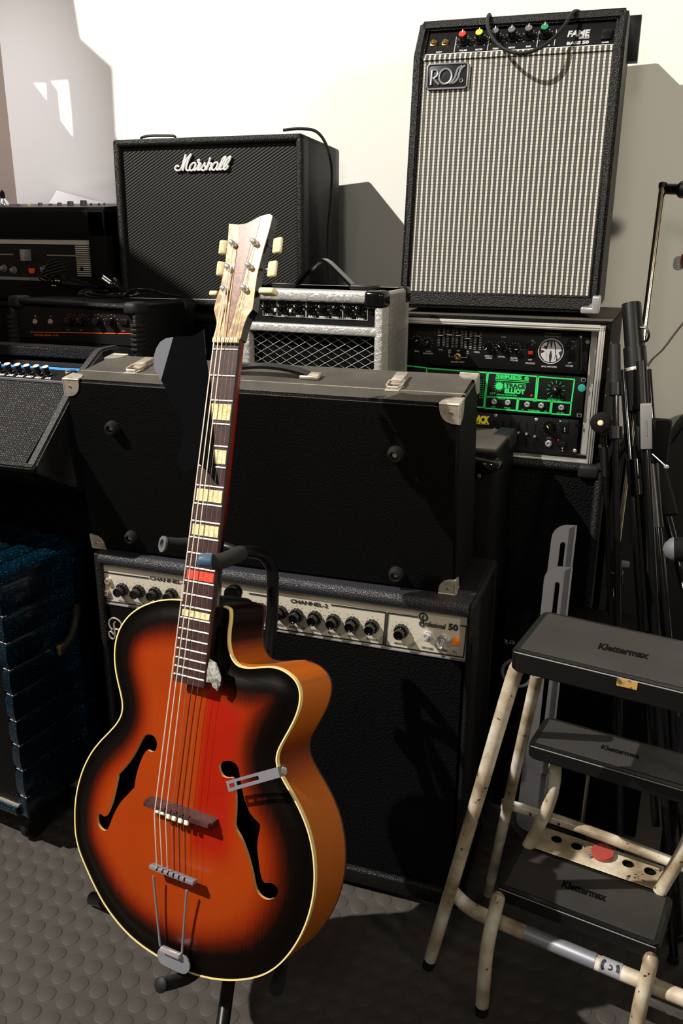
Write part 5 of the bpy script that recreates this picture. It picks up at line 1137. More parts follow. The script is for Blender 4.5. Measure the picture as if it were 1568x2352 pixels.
link('centre_stripe', hprism([H(a, c) for a, c in st], -.0004, .0002).mesh('stripe', 0), M['pearlb'], HV)
posts = [(495, 600), (420, 1003), (350, 1368), (860, 578), (770, 975), (690, 1357)]
strx = [-.0165+.0066*k for k in range(6)]
PP = []
for a, c in posts:
    p = H(a, c); PP.append(p)
    b = MB().lathe([(.0052, 0), (.0052, .0012), (.0036, .0016), (.0034, .004), (.0026, .0048), (.0026, .0068), (.0034, .0076), (.0034, .0092), (.0022, .0100), (0, .0100)], p, hn, 18)
    for q in range(3): b.tube([p+hn*(.0050+.0009*q)+Vector((math.cos(2*PI*k/10), 0, math.sin(2*PI*k/10)))*.0032 for k in range(10)], .00055, 5, closed=True)
    t.part('tuning_post', b, M['chrome'])
for i, (px, py, w, h, edge) in enumerate(((637.5, 564, .0165, .0215, 0), (625.5, 618, .0165, .0215, 0), (616, 670.5, .0225, .0085, 1), (513.5, 569, .013, .0205, 0), (508, 618, .013, .0205, 0), (496, 676.5, .014, .0075, 1))):
    p = H((px-470)*7.35, (py-480)*7.35, .010)
    sx = 1 if i < 3 else -1
    b = MB().box(-w/2, w/2, -.0032 if not edge else -.009, .0032 if not edge else .009, -h/2, h/2, bev=.0030, seg=3)
    me = b.mesh('tuner_button', 60); me.transform(Matrix.Rotation(R(6)+(R(-22) if not edge else 0)*sx, 4, 'Z'))
    o = t.part('tuner_button', me, M['ivory'], loc=p)
    L0 = PP[(3, 4, 5, 0, 1, 2)[i]]-hn*.010
    link('tuner_shaft', MB().cyl((0, .001, 0), (L0-p)*.95, .0018, n=8).mesh('shaft'), M['steel'], o)
# bridge
ys = -.0035
def top_y(x, z): return RIM-arch(dist(x, z))
a = t.on(343, 1836, .006); c = t.on(503, 1888, .006); zb4 = -SL
bx0, bx1 = -.0565, .0600
b = MB(); pts = []; N_ = 16
for k in range(N_+1):
    x = bx0+(bx1-bx0)*k/N_; u = abs(2*k/N_-1); yt = .0035+.004*u**2; yb_ = top_y(x, zb4)+.0006; zw = .0068 if u < .9 else .0058
    pts += [Vector((x, yt, zb4+.001-zw*.40)), Vector((x, yt, zb4+.001+zw*.40)), Vector((x, yb_, zb4+zw)), Vector((x, yb_, zb4-zw))]
b.add(pts, [(k*4+q, k*4+(q+1) % 4, (k+1)*4+(q+1) % 4, (k+1)*4+q) for k in range(N_) for q in range(4)]+[(3, 2, 1, 0), (N_*4, N_*4+1, N_*4+2, N_*4+3)])
BR = t.part('bridge', b, M['rosewood2'], smooth=30)
link('bridge_top', MB().prism([(bx0+.004, zb4+.0030), (bx1-.002, zb4+.0030), (bx1-.002, zb4-.0025), (bx0+.004, zb4-.0025)], .0008, .008).mesh('bt', 0), M['rosewood2'], BR)
sx = [.0496*(k/5-.5) for k in range(6)]
sadx = [t.on(a_, c_2, -.002) for a_, c_2 in ((358, 1863.7), (370.2, 1862.4), (383.7, 1870.6), (396.7, 1874.7), (411, 1881), (425.3, 1881))]
for k, p in enumerate(sadx):
    link('saddle_piece', MB().box(p.x-.0037, p.x+.0037, -.0005, .004, zb4-.0085+(.0025 if k in (0, 1) else 0), zb4-.0015, bev=.0018, seg=2).mesh('sad', 60), M['bone'], BR)
    link('saddle_block', MB().box(p.x-.0032, p.x+.0032, .0005, .005, zb4-.001, zb4+.0045, bev=.0006).mesh('sb', 0), M['rosewood'], BR)
# tailpiece
ta, tb_ = t.on(343, 1986, -.001), t.on(443, 2034, -.001)
tc = (ta+tb_)/2; hw2 = (tb_-ta).length/2
b = MB(); F = Matrix.Translation(Vector((tc.x, .0035, tc.z)))
tp_ = t.part('tailpiece_bar', MB().box(-hw2, hw2, -.0055, .0055, -.0030, .0030, M=F, bev=.0012), M['steel'])
for k in range(6): x = -.0235+.0094*k; link('string_slot', MB().box(-.0009, .0009, -.0062, -.0035, -.001, .0034, M=F @ Matrix.Translation((x, 0, 0))).mesh('slot', 0), M['void'], tp_)
r1a, r1b = t.on(352, 2012, .004), t.on(367.5, 2172, .016); r2a, r2b = t.on(428.5, 2045, .004), t.on(418, 2188, .016)
for a, c in ((r1a, r1b), (r2a, r2b)): t.part('tailpiece_rod', MB().tube([a, c], .0016, 8), M['steel'])
h1, h2 = t.on(372, 2174, .013), t.on(415, 2197, .013)
t.part('hinge_bar', MB().box(h1.x, h2.x, .008, .016, (h1.z+h2.z)/2-.004, (h1.z+h2.z)/2+.003, bev=.0015), M['chrome'])
hc = t.on(397, 2203, .014); L_h, r_h = .0155, .0125
sh = [(hc.x-L_h+r_h*math.cos(a), hc.z-.002+r_h*math.sin(a)) for a in [PI/2+PI*k/8 for k in range(9)]]+[(hc.x+L_h+r_h*math.cos(a), hc.z-.002+r_h*math.sin(a)) for a in [-PI/2+PI*k/8 for k in range(9)]]
t.part('hinge_plate', MB().prism(sh, .015, .017), M['steel'], smooth=0)
t.part('strap_button', MB().lathe([(.004, 0), (.003, .006), (.0055, .010), (.004, .012), (0, .012)], (.0, RIM+.03, OA[:, 1].min()+.001), (0, 0, -1), 14), M['brass'])
# strings
rad = (.00085, .00078, .00070, .00030, .00022, .00020)
for k in range(6):
    p = PP[(2, 1, 0, 3, 4, 5)[k]]; xn = -w0+(k+.5)*2*w0/6*1.0; sp_b = sadx[k]; xt = tc.x-.0235+.0094*k
    pts = [p+hn*.0060+Vector((.0028 if k < 3 else -.0028, 0, 0)), Vector((xn, -.0034, .012)), Vector((sp_b.x, -.0046, zb4-.005)), Vector((xt, -.0025, tc.z+.003)), Vector((xt, -.001, tc.z))]
    t.part('string', MB().tube(pts, rad[k], 6), M['wound'] if k < 3 else M['plainstring'])
# chrome pickguard bracket
yb5 = -.002
A, B, Cc, Dd = [t.on(x, y, yb5) for x, y in c6([(878, 1114), (1168, 1034), (1182, 1092), (894, 1173)])]
def bil(u, v): return (A*(1-u)+B*u)*(1-v)+(Dd*(1-u)+Cc*u)*v
def qd(u0, u1, v0, v1): return [bil(u0, v0), bil(u1, v0), bil(u1, v1), bil(u0, v1)]
b = MB()
for (u0, u1, v0, v1) in ((0, .19, 0, .3), (0, .19, .7, 1), (0, .045, .3, .7), (.145, .19, .3, .7), (.19, .62, 0, .28), (.19, .62, .66, 1), (.62, 1, 0, 1)):
    q = qd(u0, u1, v0, v1); b.add([p for p in q]+[p+Vector((0, .0014, 0)) for p in q], [(0, 1, 2, 3), (7, 6, 5, 4), (0, 4, 5, 1), (1, 5, 6, 2), (2, 6, 7, 3), (3, 7, 4, 0)])
bo = t.part('mounting_bracket', b, M['steel'], smooth=0)
Es, Et = [t.on(x, y, RIM+.012) for x, y in c6([(1212, 1018), (1212, 1078)])]
q = [B, Es, Et, Cc]; nn_ = (Es-B).cross(Cc-B).normalized()*.0014
b = MB().add(q+[p+nn_ for p in q], [(0, 1, 2, 3), (7, 6, 5, 4), (0, 4, 5, 1), (1, 5, 6, 2), (2, 6, 7, 3), (3, 7, 4, 0)]); link('bracket_foot', b.mesh('bf', 0), M['steel'], bo)
c_ = (B+Es+Et+Cc)/4; dr = Vector((1, -.25, 0)).normalized()
link('bracket_screw', MB().lathe([(.0058, 0), (.0058, .0022), (.004, .003), (.0036, .0046), (0, .0046)], c_+Vector((.0012, 0, 0)), dr, 16).mesh('sc'), M['chrome'], bo)
# broken finger-rest stub near the end of the fingerboard
q = [t.on(200+a/3.409, 1240+c/3.409, .004) for a, c in ((958, 932), (1010, 965), (1030, 1020), (1048, 1080), (1040, 1140), (1018, 1182), (1000, 1165), (980, 1150), (972, 1120), (925, 1115), (935, 1020))]
n = len(q); ctr = sum((p for p in q), Vector())/n+Vector((0, -.003, 0))
b = MB().add(q+[ctr]+[p+Vector((0, .0012, 0)) for p in q], [(i, (i+1) % n, n) for i in range(n)]+[tuple(n+1+i for i in range(n-1, -1, -1))]+[(i, n+1+i, n+1+(i+1) % n, (i+1) % n) for i in range(n)])
t.part('finger_rest_stub', b, M['stub'], smooth=0)
t.part('stub_bracket', MB().box(ctr.x-.012, ctr.x+.004, .004, .012, ctr.z+.01, ctr.z+.016), M['black'])

# ---- loose pickguard tucked under the strings
cr7 = lambda P: [(330+a/6.19, 740+c/6.19) for a, c in P]
pgp = cr7([(850, 105), (862, 250), (880, 460), (905, 640), (925, 830), (940, 1080), (958, 1400), (985, 1750), (1010, 2080), (1045, 2300), (1000, 2270), (920, 2150), (830, 2050), (745, 1985), (700, 2060), (640, 2110), (570, 2120), (520, 2090), (482, 2010), (480, 1920), (515, 1800), (545, 1690), (565, 1560), (550, 1400), (510, 1280), (450, 1195), (370, 1150), (362, 1060), (300, 920), (245, 825)])
lob = cr7([(245, 825), (215, 760), (178, 690), (168, 600), (180, 480), (210, 380), (260, 290), (330, 235), (420, 210)])
rest = cr7([(420, 210), (560, 200), (710, 197), (780, 145)])
PG = T('pickguard', 'dark glossy plastic pickguard with a painted grey reflection on its lobe, tucked behind the guitar strings at the neck', 'pickguard', tuple(G.M @ G.on(420, 900, -.0012)), (-8.69, 18.35, -3.18))
poly = [PG.Mi @ (G.M @ G.on(a, c, -.0012)) for a, c in pgp+rest]
n = len(poly); PG.part('dark_plate', MB().add(poly+[p+Vector((0, .0012, 0)) for p in poly], [tuple(range(n)), tuple(range(2*n-1, n-1, -1))]+[(i, n+i, n+(i+1) % n, (i+1) % n) for i in range(n)]), mat('smoked_plastic', (.002, .002, .0025), .06, spec=.35), smooth=0)
e1, e2 = PG.Mi @ (G.M @ G.on(*pgp[-1], -.0012)), PG.Mi @ (G.M @ G.on(*rest[0], -.0012))
lp = []
for a, c in lob:
    p = PG.Mi @ (G.M @ G.on(a, c, -.0012)); lp.append(p)
lp[0] = e1; lp[-1] = e2
dd_ = (e2-e1).normalized()
lp2 = []
for p in lp:
    w_ = (p-e1)-dd_*(p-e1).dot(dd_); lp2.append(p+Vector((0, -.25*w_.length, 0)))
n = len(lp2); PG.part('grey_lobe', MB().add(lp2+[p+Vector((0, .0012, 0)) for p in lp2], [tuple(range(n)), tuple(range(2*n-1, n-1, -1))]+[(i, n+i, n+(i+1) % n, (i+1) % n) for i in range(n)]), mat('painted_reflection_plastic', (.11, .115, .135), .45), smooth=0, label='rounded lobe with grey reflection painted in')  # pale wall reflection painted as grey on the bent lobe

# ================================================================= GUITAR STAND
foot0 = Vector((-.533, .93, .13)); toprod = Vector((-.527, 1.115, .735))
t = T('guitar_stand', 'black tubular guitar stand with foam-covered arms holding the sunburst guitar', 'stand', (foot0.x, foot0.y, 0))
m_ = lambda pts: [t.Mi @ Vector(p) for p in pts]
c1 = U(626, 1330, Y=1.118); c2 = U(620, 1470, Y=1.10)
t.part('column', MB().tube(m_(crom([foot0, Vector((-.533, 1.0, .36)), c2, c1, U(618, 1292, Y=1.115), U(600, 1274, Y=1.10), U(575, 1267, Y=1.07), U(548, 1268, Y=1.045)], 8)), .0095, 12), M['black'])
t.part('lower_column', MB().cyl(t.Mi @ foot0, t.Mi @ Vector((-.533, .99, .33)), .0135, n=16), M['gloss'])
hk = U(548, 1268, Y=1.045)
t.part('yoke_bar', MB().tube(m_(crom([U(552, 1272, Y=.965), hk+Vector((0, -.03, 0)), hk, hk+Vector((-.04, .01, .002)), U(440, 1250, Y=1.02)], 6)), .007, 10), M['black'])
t.part('foam_arm', MB().tube(m_(crom([U(552, 1270, Y=.965), U(538, 1277, Y=.945), U(510, 1288, Y=.925), U(482, 1291, Y=.912)], 5)), .0108, 14), M['foam'])
tip = U(470, 1288, Y=.905)
t.part('arm_tip', MB().lathe([(.0098, -.010), (.0105, -.003), (.009, .006), (.004, .010), (0, .010)], t.Mi @ tip, (-1, -.35, 0), 16), M['bluetip'])
fa = [U(438, 1252, Y=1.02), U(405, 1253, Y=1.0), U(377, 1250, Y=.985)]
t.part('foam_arm', MB().tube(m_(fa), .0112, 14, cap=True), M['foam'])
t.part('arm_tip', MB().lathe([(.0118, 0), (.0118, .0035), (.007, .0038), (.0065, 0), (0, 0)], t.Mi @ fa[-1], (fa[-1]-fa[-2]).normalized(), 18), M['gry'])
t.part('clamp_knob', MB().lathe([(.0125, -.006), (.0135, .0), (.0135, .010), (.011, .013), (0, .013)], t.Mi @ U(537, 1362, Y=1.085), (.2, -1, .2), 24), M['gloss'])
# lower cradle arms
a0 = U(370, 2262, Y=.745); a1_ = U(440, 2238, Y=.80)
t.part('cradle_arm', MB().tube(m_(crom([a0, a1_, Vector((-.528, .87, .195)), Vector((-.530, .945, .185))], 6)), .0095, 12), M['foam'])
t.part('arm_tip', MB().lathe([(.010, -.002), (.0102, .002), (.006, .005), (0, .005)], t.Mi @ a0, (a0-a1_).normalized(), 14), M['rubber'])
t.part('cradle_arm', MB().tube(m_(crom([Vector((-.40, .80, .232)), Vector((-.42, .86, .215)), Vector((-.47, .93, .20)), Vector((-.530, .95, .185))], 6)), .0095, 12), M['foam'])
for e, mt in ((Vector((-.895, 1.04, .012)), 1), (Vector((-.575, 1.19, .012)), 0), (Vector((-.447, .66, .012)), 0)):
    j = foot0+Vector((0, 0, .03)); d = (e-j).normalized()
    o = t.part('leg', MB().tube(m_([j, j.lerp(e, .97)]), .010, 12), M['black'])
    link('leg_tip', MB().cyl(t.Mi @ j.lerp(e, .90), t.Mi @ e, .0125, n=14).mesh('tip'), M['gloss'], o)
t.part('leg_collar', MB().cyl(t.Mi @ (foot0+Vector((0, 0, .0))), t.Mi @ (foot0+Vector((0, .01, .05))), .019, n=18), M['black'])

# ================================================================= STEP LADDER
t = T('step_ladder', 'folding step stool with white tubular frame and three black treads, lower right', 'ladder', (-.17, 1.12, 0))
m_ = lambda pts: [t.Mi @ Vector(p) for p in pts]
yaw = -8.3; ca, sa = math.cos(R(yaw)), math.sin(R(yaw)); ex = Vector((ca, sa, 0)); ey = Vector((-sa, ca, 0))
def tread(FL, w, d, th, lab=None, px=None):
    FL = Vector(FL); F = Matrix((ex, ey, Vector((0, 0, 1)))).transposed().to_4x4(); F.translation = FL-Vector((t.M.translation))
    r_ = .014; rp = []
    for cx_, cy_, a0 in ((w-r_, r_, -90), (w-r_, d-r_, 0), (r_, d-r_, 90), (r_, r_, 180)): rp += [(cx_+r_*math.cos(R(a0+15*k)), cy_+r_*math.sin(R(a0+15*k))) for k in range(7)]
    me = MB().prism(rp, -th, -.0, 'z', M=F); me = bevmesh(me, .003, 2); o = t.part('tread', me, M['treadrim'])
    link('tread_mat', MB().box(.010, w-.010, .012, d-.010, -.001, .0012, M=F, bev=.0006).mesh('mat', 0), M['tread'], o)
    return o, F
zt1, zt2, zt3 = .672, .445, .200
F1 = U(1171, 1494, Z=zt1); B1 = U(1246, 1400, Z=zt1); W1 = .36; D1 = (B1-F1).dot(ey)
F2 = U(1210, 1710, Z=zt2); B2 = U(1262, 1645, Z=zt2); D2 = (B2-F2).dot(ey)
F3 = U(1138, 2037, Z=zt3); B3 = U(1196, 1936, Z=zt3); D3 = (B3-F3).dot(ey); R3 = U(1514, 2184, Z=zt3); W3 = (R3-F3).dot(ex)
o1, m1 = tread(F1, W1, D1, .030); o2, m2 = tread(F2, .30, D2, .024); o3, m3 = tread(F3, W3, D3, .026)
up = (0, 0, 1)
def on_z(tt, px, py, z): return tt.Mi @ U(px, py, Z=z)
def ztext(nm, items, z, mt, par):
    for st_, x0, y0, x1, y1, h in items:
        A = on_z(t, x0, y0, z); B = on_z(t, x1, y1, z); C = on_z(t, x0+h*.30, y0-h, z); vs, fs = text_verts(st_, .045, 0); mn = vs[:, 0].min(); w = vs[:, 0].max()-mn
        e = B-A; L_ = e.length; e.normalize(); q = Vector((-e.y, e.x, 0)); hh_ = abs((C-A).dot(q))
        link(nm, MB().add([A+e*((v[0]-mn)/w*L_)+q*(v[1]/.7*hh_) for v in vs], fs).mesh(nm, 0, False), mt, par)
ztext('embossed_lettering', [('Klettermax', 1289, 2036, 1391, 2070, 15)], zt3+.0016, M['void'], o3)
ztext('embossed_lettering', [('Klettermax', 1372, 1489, 1488, 1513, 13)], zt1+.0016, M['void'], o1)
ztext('embossed_lettering', [('Klettermax', 1379, 1719, 1468, 1742, 9)], zt2+.0016, M['void'], o2)
# worn front edges
for nm, FF, w in ((o1, F1, W1), (o3, F3, W3), (o2, F2, .30)):
    a = FF-t.M.translation; link('worn_edge', MB().tube([a+ex*.006+Vector((0, 0, -.0006))-ey*.0002, a+ex*(w-.006)+Vector((0, 0, -.0006))-ey*.0002], .0009, 8).mesh('edge'), M['dullclip'], nm)
q = U(1432, 1586, Y=F1.y+(.27)*sa-.002)
Fs = m1 @ Matrix.Translation(((q-F1).dot(ex), -.0008, q.z-zt1))
link('tan_sticker', MB().box(-.0125, .0125, -.0006, .0004, -.0055, .0055, M=Fs, bev=.0004).mesh('st', 0), M['rubcork'], o1)
tr = .0105
A0 = U(1184, 1536, Y=F1.y+.022); A1 = U(988, 2202, Z=.022)
PA = crom([A0+Vector((.03, 0, .020)), A0+Vector((.006, 0, .008)), A0.lerp(A1, .05), A0.lerp(A1, .35), A0.lerp(A1, .7), A1], 4)
t.part('front_leg', MB().tube(m_(PA), tr, 16), M['ladder']); d = (A1-A0).normalized()
t.part('rubber_foot', MB().cyl(t.Mi @ (A1-d*.004), t.Mi @ (A1+d*.0215), tr*.96, n=16), M['rubber'])
A0r = A0+ex*(W1-.03); A1r = A1+ex*(W1+.11); t.part('front_leg', MB().tube(m_([A0r, A1r]), tr, 14), M['ladder']); t.part('rubber_foot', MB().cyl(t.Mi @ (A1r-d*.004), t.Mi @ (A1r+d*.0215), tr*.96, n=14), M['rubber'])
# cross tube in front
za = .145; c0 = U(1042, 2052, Y=1.150); C1 = [c0, U(1085, 2090, Y=1.132), U(1160, 2123, Y=1.122), U(1260, 2165, Y=1.110), U(1400, 2223, Y=1.093), U(1540, 2281, Y=1.076), U(1640, 2322, Y=1.064)]
t.part('cross_tube', MB().tube(m_(crom(C1, 4)), .0118, 16), M['ladder'])
g0 = U(1206, 2142, Y=1.1165); g1 = U(1368, 2209, Y=1.0968)
t.part('foil_sleeve', MB().tube(m_([g0, g0.lerp(g1, .5), g1]), .0122, 20), M['steel'], label='worn silver foil band')
s0 = U(1379, 2213.5, Y=1.0955); s1_ = U(1427, 2233.5, Y=1.090)
so = t.part('round_logo_sticker', MB().tube(m_([s0, s1_]), .0122, 20), M['bracketgrey'], label='blue-grey sticker with round emblem')
sc_ = (s0+s1_)/2; e = (s1_-s0).normalized(); nr = (CO-sc_).normalized(); nr = (nr-e*nr.dot(e)).normalized(); u2_ = e.cross(nr)
b = MB()
def arc_on(r0, r1, a0, a1, n=12):
    P0 = []; 
    for k in range(n+1):
        a = a0+(a1-a0)*k/n
        for r in (r0, r1):
            s_, v_ = math.cos(a)*r, math.sin(a)*r; ang = v_/.0125; P0.append(t.Mi @ (sc_+e*s_+(nr*math.cos(ang)+u2_*math.sin(ang))*.0126))
    return P0, [(2*k, 2*k+1, 2*k+3, 2*k+2) for k in range(n)]
b.add(*arc_on(.0018, .0042, -2.2, 2.4)); b.add(*arc_on(.0092, .0140, 2.5, 3.9)); b.add(*arc_on(.0092, .0140, -.7, .25))
link('emblem', b.mesh('emblem', 0), M['blackprint'], so)
# short front loops that carry the lowest tread
def loop(pf, pm, pt_, foot):
    P = crom([pt_+Vector((0, .006, .001)), pt_, pm, pf], 6)
    t.part('lower_leg', MB().tube(m_(P), tr*1.04, 16), M['ladder']); d = (pf-pm).normalized(); t.part('rounded_end', MB().lathe([(tr*1.04, -.004), (tr*1.0, .001), (tr*.72, .0065), (tr*.3, .009), (0, .0095)], t.Mi @ pt_, (pt_-pm).normalized(), 16), M['ladder'])
    t.part('rubber_foot', MB().cyl(t.Mi @ (pf-d*.004), t.Mi @ Vector((pf.x+d.x*.016, pf.y+d.y*.016, .001)), tr, n=14), M['rubber'])
B_f = U(1107, 2308, Z=.018); B_t = U(1143, 2072, Z=.165); B_m = U(1122, 2165, Z=.112); B_m.y = B_f.y+.012
loop(B_f, U(1118, 2180, Y=B_f.y+.006), U(1141, 2074, Y=B_f.y+.028), 1)
C_t = U(1492, 2216, Y=B_f.y-.004); Cf = C_t+(B_f-U(1141, 2074, Y=B_f.y+.028)); Cf.z = .018
loop(Cf, C_t+(U(1118, 2180, Y=B_f.y+.006)-U(1141, 2074, Y=B_f.y+.028)), C_t, 1)
# tubes from the lowest tread up to the middle tread
for dx_ in (0, .215):
    E = [U(1212, 1945, Y=B3.y-.002)+ex*dx_, U(1226, 1918, Y=B3.y+.002)+ex*dx_, U(1258, 1852, Y=B3.y+.002)+ex*dx_, U(1272, 1800, Y=B3.y)+ex*dx_, U(1275, 1752, Y=B3.y)+ex*dx_, U(1275, 1735, Y=B3.y)+ex*dx_]
    t.part('step_tube', MB().tube(m_(crom(E, 5)), tr, 14), M['ladder'])
# perforated plate behind the lowest tread
pa, pb = U(1240, 1892, Z=zt3), U(1526, 1986, Z=zt3); pc, pd = U(1212, 1938, Z=zt3), U(1512, 2042, Z=zt3)
def PLt(u, v): return (pa*(1-u)+pb*u)*(1-v)+(pc*(1-u)+pd*u)*v
hol = [((a-770)/690*1.0, .42) for a in ()]
hc = [U(1100+a/3.35, 1900+c/3.35, Z=zt3) for a, c in ((598, 77), (752, 131), (1148, 265), (1317, 324))]
bm = bmesh.new(); V2 = [Vector((p.x, p.y)) for p in (pa, pb, pd, pc)]; Ed = [(0, 1), (1, 2), (2, 3), (3, 0)]; HL = []
for h in hc:
    n0 = len(V2); c_h = [Vector((h.x+.0098*math.cos(2*PI*k/20), h.y+.0098*math.sin(2*PI*k/20))) for k in range(20)]; V2 += c_h; Ed += [(n0+k, n0+(k+1) % 20) for k in range(20)]; HL.append(h)
vo, eo, fo, *_ = geometry.delaunay_2d_cdt(V2, Ed, [], 1, 1e-6); b = MB(); off_ = t.M.translation; keep = []
for f in fo:
    cx, cy = sum(vo[i].x for i in f)/len(f), sum(vo[i].y for i in f)/len(f)
    if all(math.hypot(cx-h.x, cy-h.y) > .0094 for h in HL): keep.append(tuple(f))
b.add([Vector((v.x, v.y, zt3-.004))-off_ for v in vo], keep); n0 = len(vo)
for h in HL: b.add([Vector((h.x+.0098*math.cos(2*PI*k/20), h.y+.0098*math.sin(2*PI*k/20), zt3-.004-dz_))-off_ for dz_ in (0, .0015) for k in range(20)], [(k, (k+1) % 20, 20+(k+1) % 20, 20+k) for k in range(20)])
b.add([p-off_-Vector((0, 0, .004)) for p in (pa, pb, pb-Vector((0, 0, .018)), pa-Vector((0, 0, .018)))], [(0, 1, 2, 3)])
pl_ = t.part('perforated_plate', b, M['ladder'], smooth=0)
t.part('plate_backing', MB().add([p-off_-Vector((0, 0, .012)) for p in (pa, pb, pd, pc)]+[p-off_-Vector((0, 0, .014)) for p in (pa, pb, pd, pc)], [(0, 1, 2, 3), (7, 6, 5, 4), (0, 4, 5, 1), (1, 5, 6, 2), (2, 6, 7, 3), (3, 7, 4, 0)]), M['void'], smooth=0)
q = U(1100+950/3.35, 1900+188/3.35, Z=zt3+.004)-off_
t.part('red_knob', MB().lathe([(.0180, -.006), (.0190, -.001), (.0180, .0015), (0, .002)], q, (0, -.05, 1), 28), M['reddisc'])
q = U(1100+850/3.35, 1900+218/3.35, Z=zt3)-off_; t.part('bolt', MB().lathe([(.003, -.004), (.003, .0), (0, .001)], q, (0, 0, 1), 12), M['steel'])
# rear legs and rear cross tube
D0 = U(1234, 1546, Y=F1.y+D1-.02); D1_ = U(1120, 2052, Z=.004)
t.part('rear_leg', MB().tube(m_([D0, D1_]), .0092, 14), M['ladder']); t.part('rear_leg', MB().tube(m_([D0+ex*(W1-.08), D1_+ex*(W1+.0)]), .0092, 14), M['ladder'])
rc0 = D0.lerp(D1_, (1840-1546)/(2052-1546))
rcs = [U(1152, 1846, Y=1.275), U(1190, 1855, Y=1.280), U(1300, 1890, Y=1.281), U(1440, 1941, Y=1.276), U(1568, 1990, Y=1.268), U(1640, 2018, Y=1.262)]
t.part('rear_cross_tube', MB().tube(m_(crom(rcs, 5)), .0092, 14), M['ladder'])

# ================================================================= GREY SLOTTED BRACKETS leaning behind the ladder
def slotted(nm, lab, topL, topR, botL, botR, slot0, slot1, flange=True):
    # corners as world points; rounded top-left corner, long slot
    t = T('slotted_bracket', lab, 'bracket', tuple((botL+botR)/2), (0, 0, 0), None)
    a, b_, c, d = [t.Mi @ p for p in (topL, topR, botR, botL)]
    def P(u, v): return (a*(1-u)+b_*u)*(1-v)+(d*(1-u)+c*u)*v
    W_ = (b_-a).length; H_ = (d-a).length; r = .026
    edge = [(r/W_*(1-math.cos(k*PI/12)), r/H_*(1-math.sin(k*PI/12))) for k in range(7)]; edge = [(e0, e1) for e0, e1 in edge][::-1]
    ol = [(u, v) for u, v in edge][::-1]+[(1, 0), (1, 1-.02), (.97, 1)]+[(r/W_*(1-math.sin(k*PI/12)), 1-r/H_*(1-math.cos(k*PI/12))) for k in range(7)]
    sw_ = .0048; sl = [(.50+sw_/W_*math.cos(k*PI/6), slot0-sw_/H_*math.sin(k*PI/6)) for k in range(7)]+[(.50-sw_/W_*math.cos(k*PI/6), slot1+sw_/H_*math.sin(k*PI/6)) for k in range(7)]
    V2 = [Vector(p) for p in ol]; Ed = [(i, (i+1) % len(ol)) for i in range(len(ol))]; n0 = len(V2); V2 += [Vector(p) for p in sl]; Ed += [(n0+i, n0+(i+1) % len(sl)) for i in range(len(sl))]
    vo, eo, fo, *_ = geometry.delaunay_2d_cdt(V2, Ed, [], 1, 1e-7)
    keep = [tuple(f) for f in fo if not inside(sl, sum(vo[i].x for i in f)/len(f), sum(vo[i].y for i in f)/len(f))]
    nrm = (b_-a).cross(d-a).normalized()*.002; mb = MB(); pts = [P(v.x, v.y) for v in vo]; n = len(pts)
    mb.add(pts+[p+nrm for p in pts], keep+[tuple(n+i for i in f[::-1]) for f in keep])
    for lst in (ol, sl):
        m = len(lst); q = [P(*p) for p in lst]; mb.add(q+[p+nrm for p in q], [(i, (i+1) % m, m+(i+1) % m, m+i) for i in range(m)])
    t.part('plate', mb, M['bracketgrey'], smooth=0)
    if flange:
        q = [P(1, 0), P(1, 1)]; sgn = nrm.normalized(); sgn = sgn if sgn.y < 0 else -sgn
        t.part('flange', MB().add([q[0], q[1], q[1]+sgn*.012, q[0]+sgn*.012]+[p+(a-b_).normalized()*.002 for p in (q[0], q[1], q[1]+sgn*.012, q[0]+sgn*.012)], [(0, 1, 2, 3), (7, 6, 5, 4), (0, 4, 5, 1), (1, 5, 6, 2), (2, 6, 7, 3), (3, 7, 4, 0)]), M['bracketgrey'], smooth=0)
    return t
slotted('a', 'grey slotted steel bracket with rounded top, the taller and rear one behind the top tread', U(1270, 1204, Y=1.575), U(1325, 1207, Y=1.575), U(1182, 1905, Y=1.48), U(1243, 1915, Y=1.48), .06, .78)
slotted('b', 'grey slotted steel bracket with keyhole, the shorter front one behind the top tread', U(1252, 1299, Y=1.52), U(1315, 1303, Y=1.52), U(1203, 1770, Y=1.45), U(1262, 1780, Y=1.45), .085, .80)

# ================================================================= DARK BOX with upside-down lettering
A = U(1130, 1396, Y=1.60); B = U(1262, 1413, Y=1.60)
t = T('black_box', 'black box with upside-down grey lettering and ring logo, behind the top ladder tread', 'box', (-.262, 1.605, .0), (0, 0, 0))
t.part('carton', MB().box(0, .30, 0, .07, 0, A.z, bev=.002), M['tolex_fine'])
texts(t, 'upside_down_lettering', [('erk', 1182, 1472, 1157, 1468, -13, .0)], -.0008, M['greyprint'])
q = t.on(1187, 1546, -.001); r_ = .0300
def ringarc(a0, a1): return [Vector((q.x+math.cos(a)*r_, q.y, q.z+math.sin(a)*r_)) for a in [a0+(a1-a0)*k/20 for k in range(21)]]
b = MB()
P = ringarc(0, 2*PI); 
for k in range(20): 
    a, c = P[k], P[k+1]; ce = q; b.add([a+(a-ce)*.11, c+(c-ce)*.11, c-(c-ce)*.11, a-(a-ce)*.11], [(0, 1, 2, 3)])
t.part('ring_logo', b, M['bracketgrey'], smooth=0)

# ================================================================= MICROPHONE STANDS at the right
def st_thing(name, lab, p): return T(name, lab, 'stand', tuple(p), (0, 0, 0), 'folded stands leaning at the right')
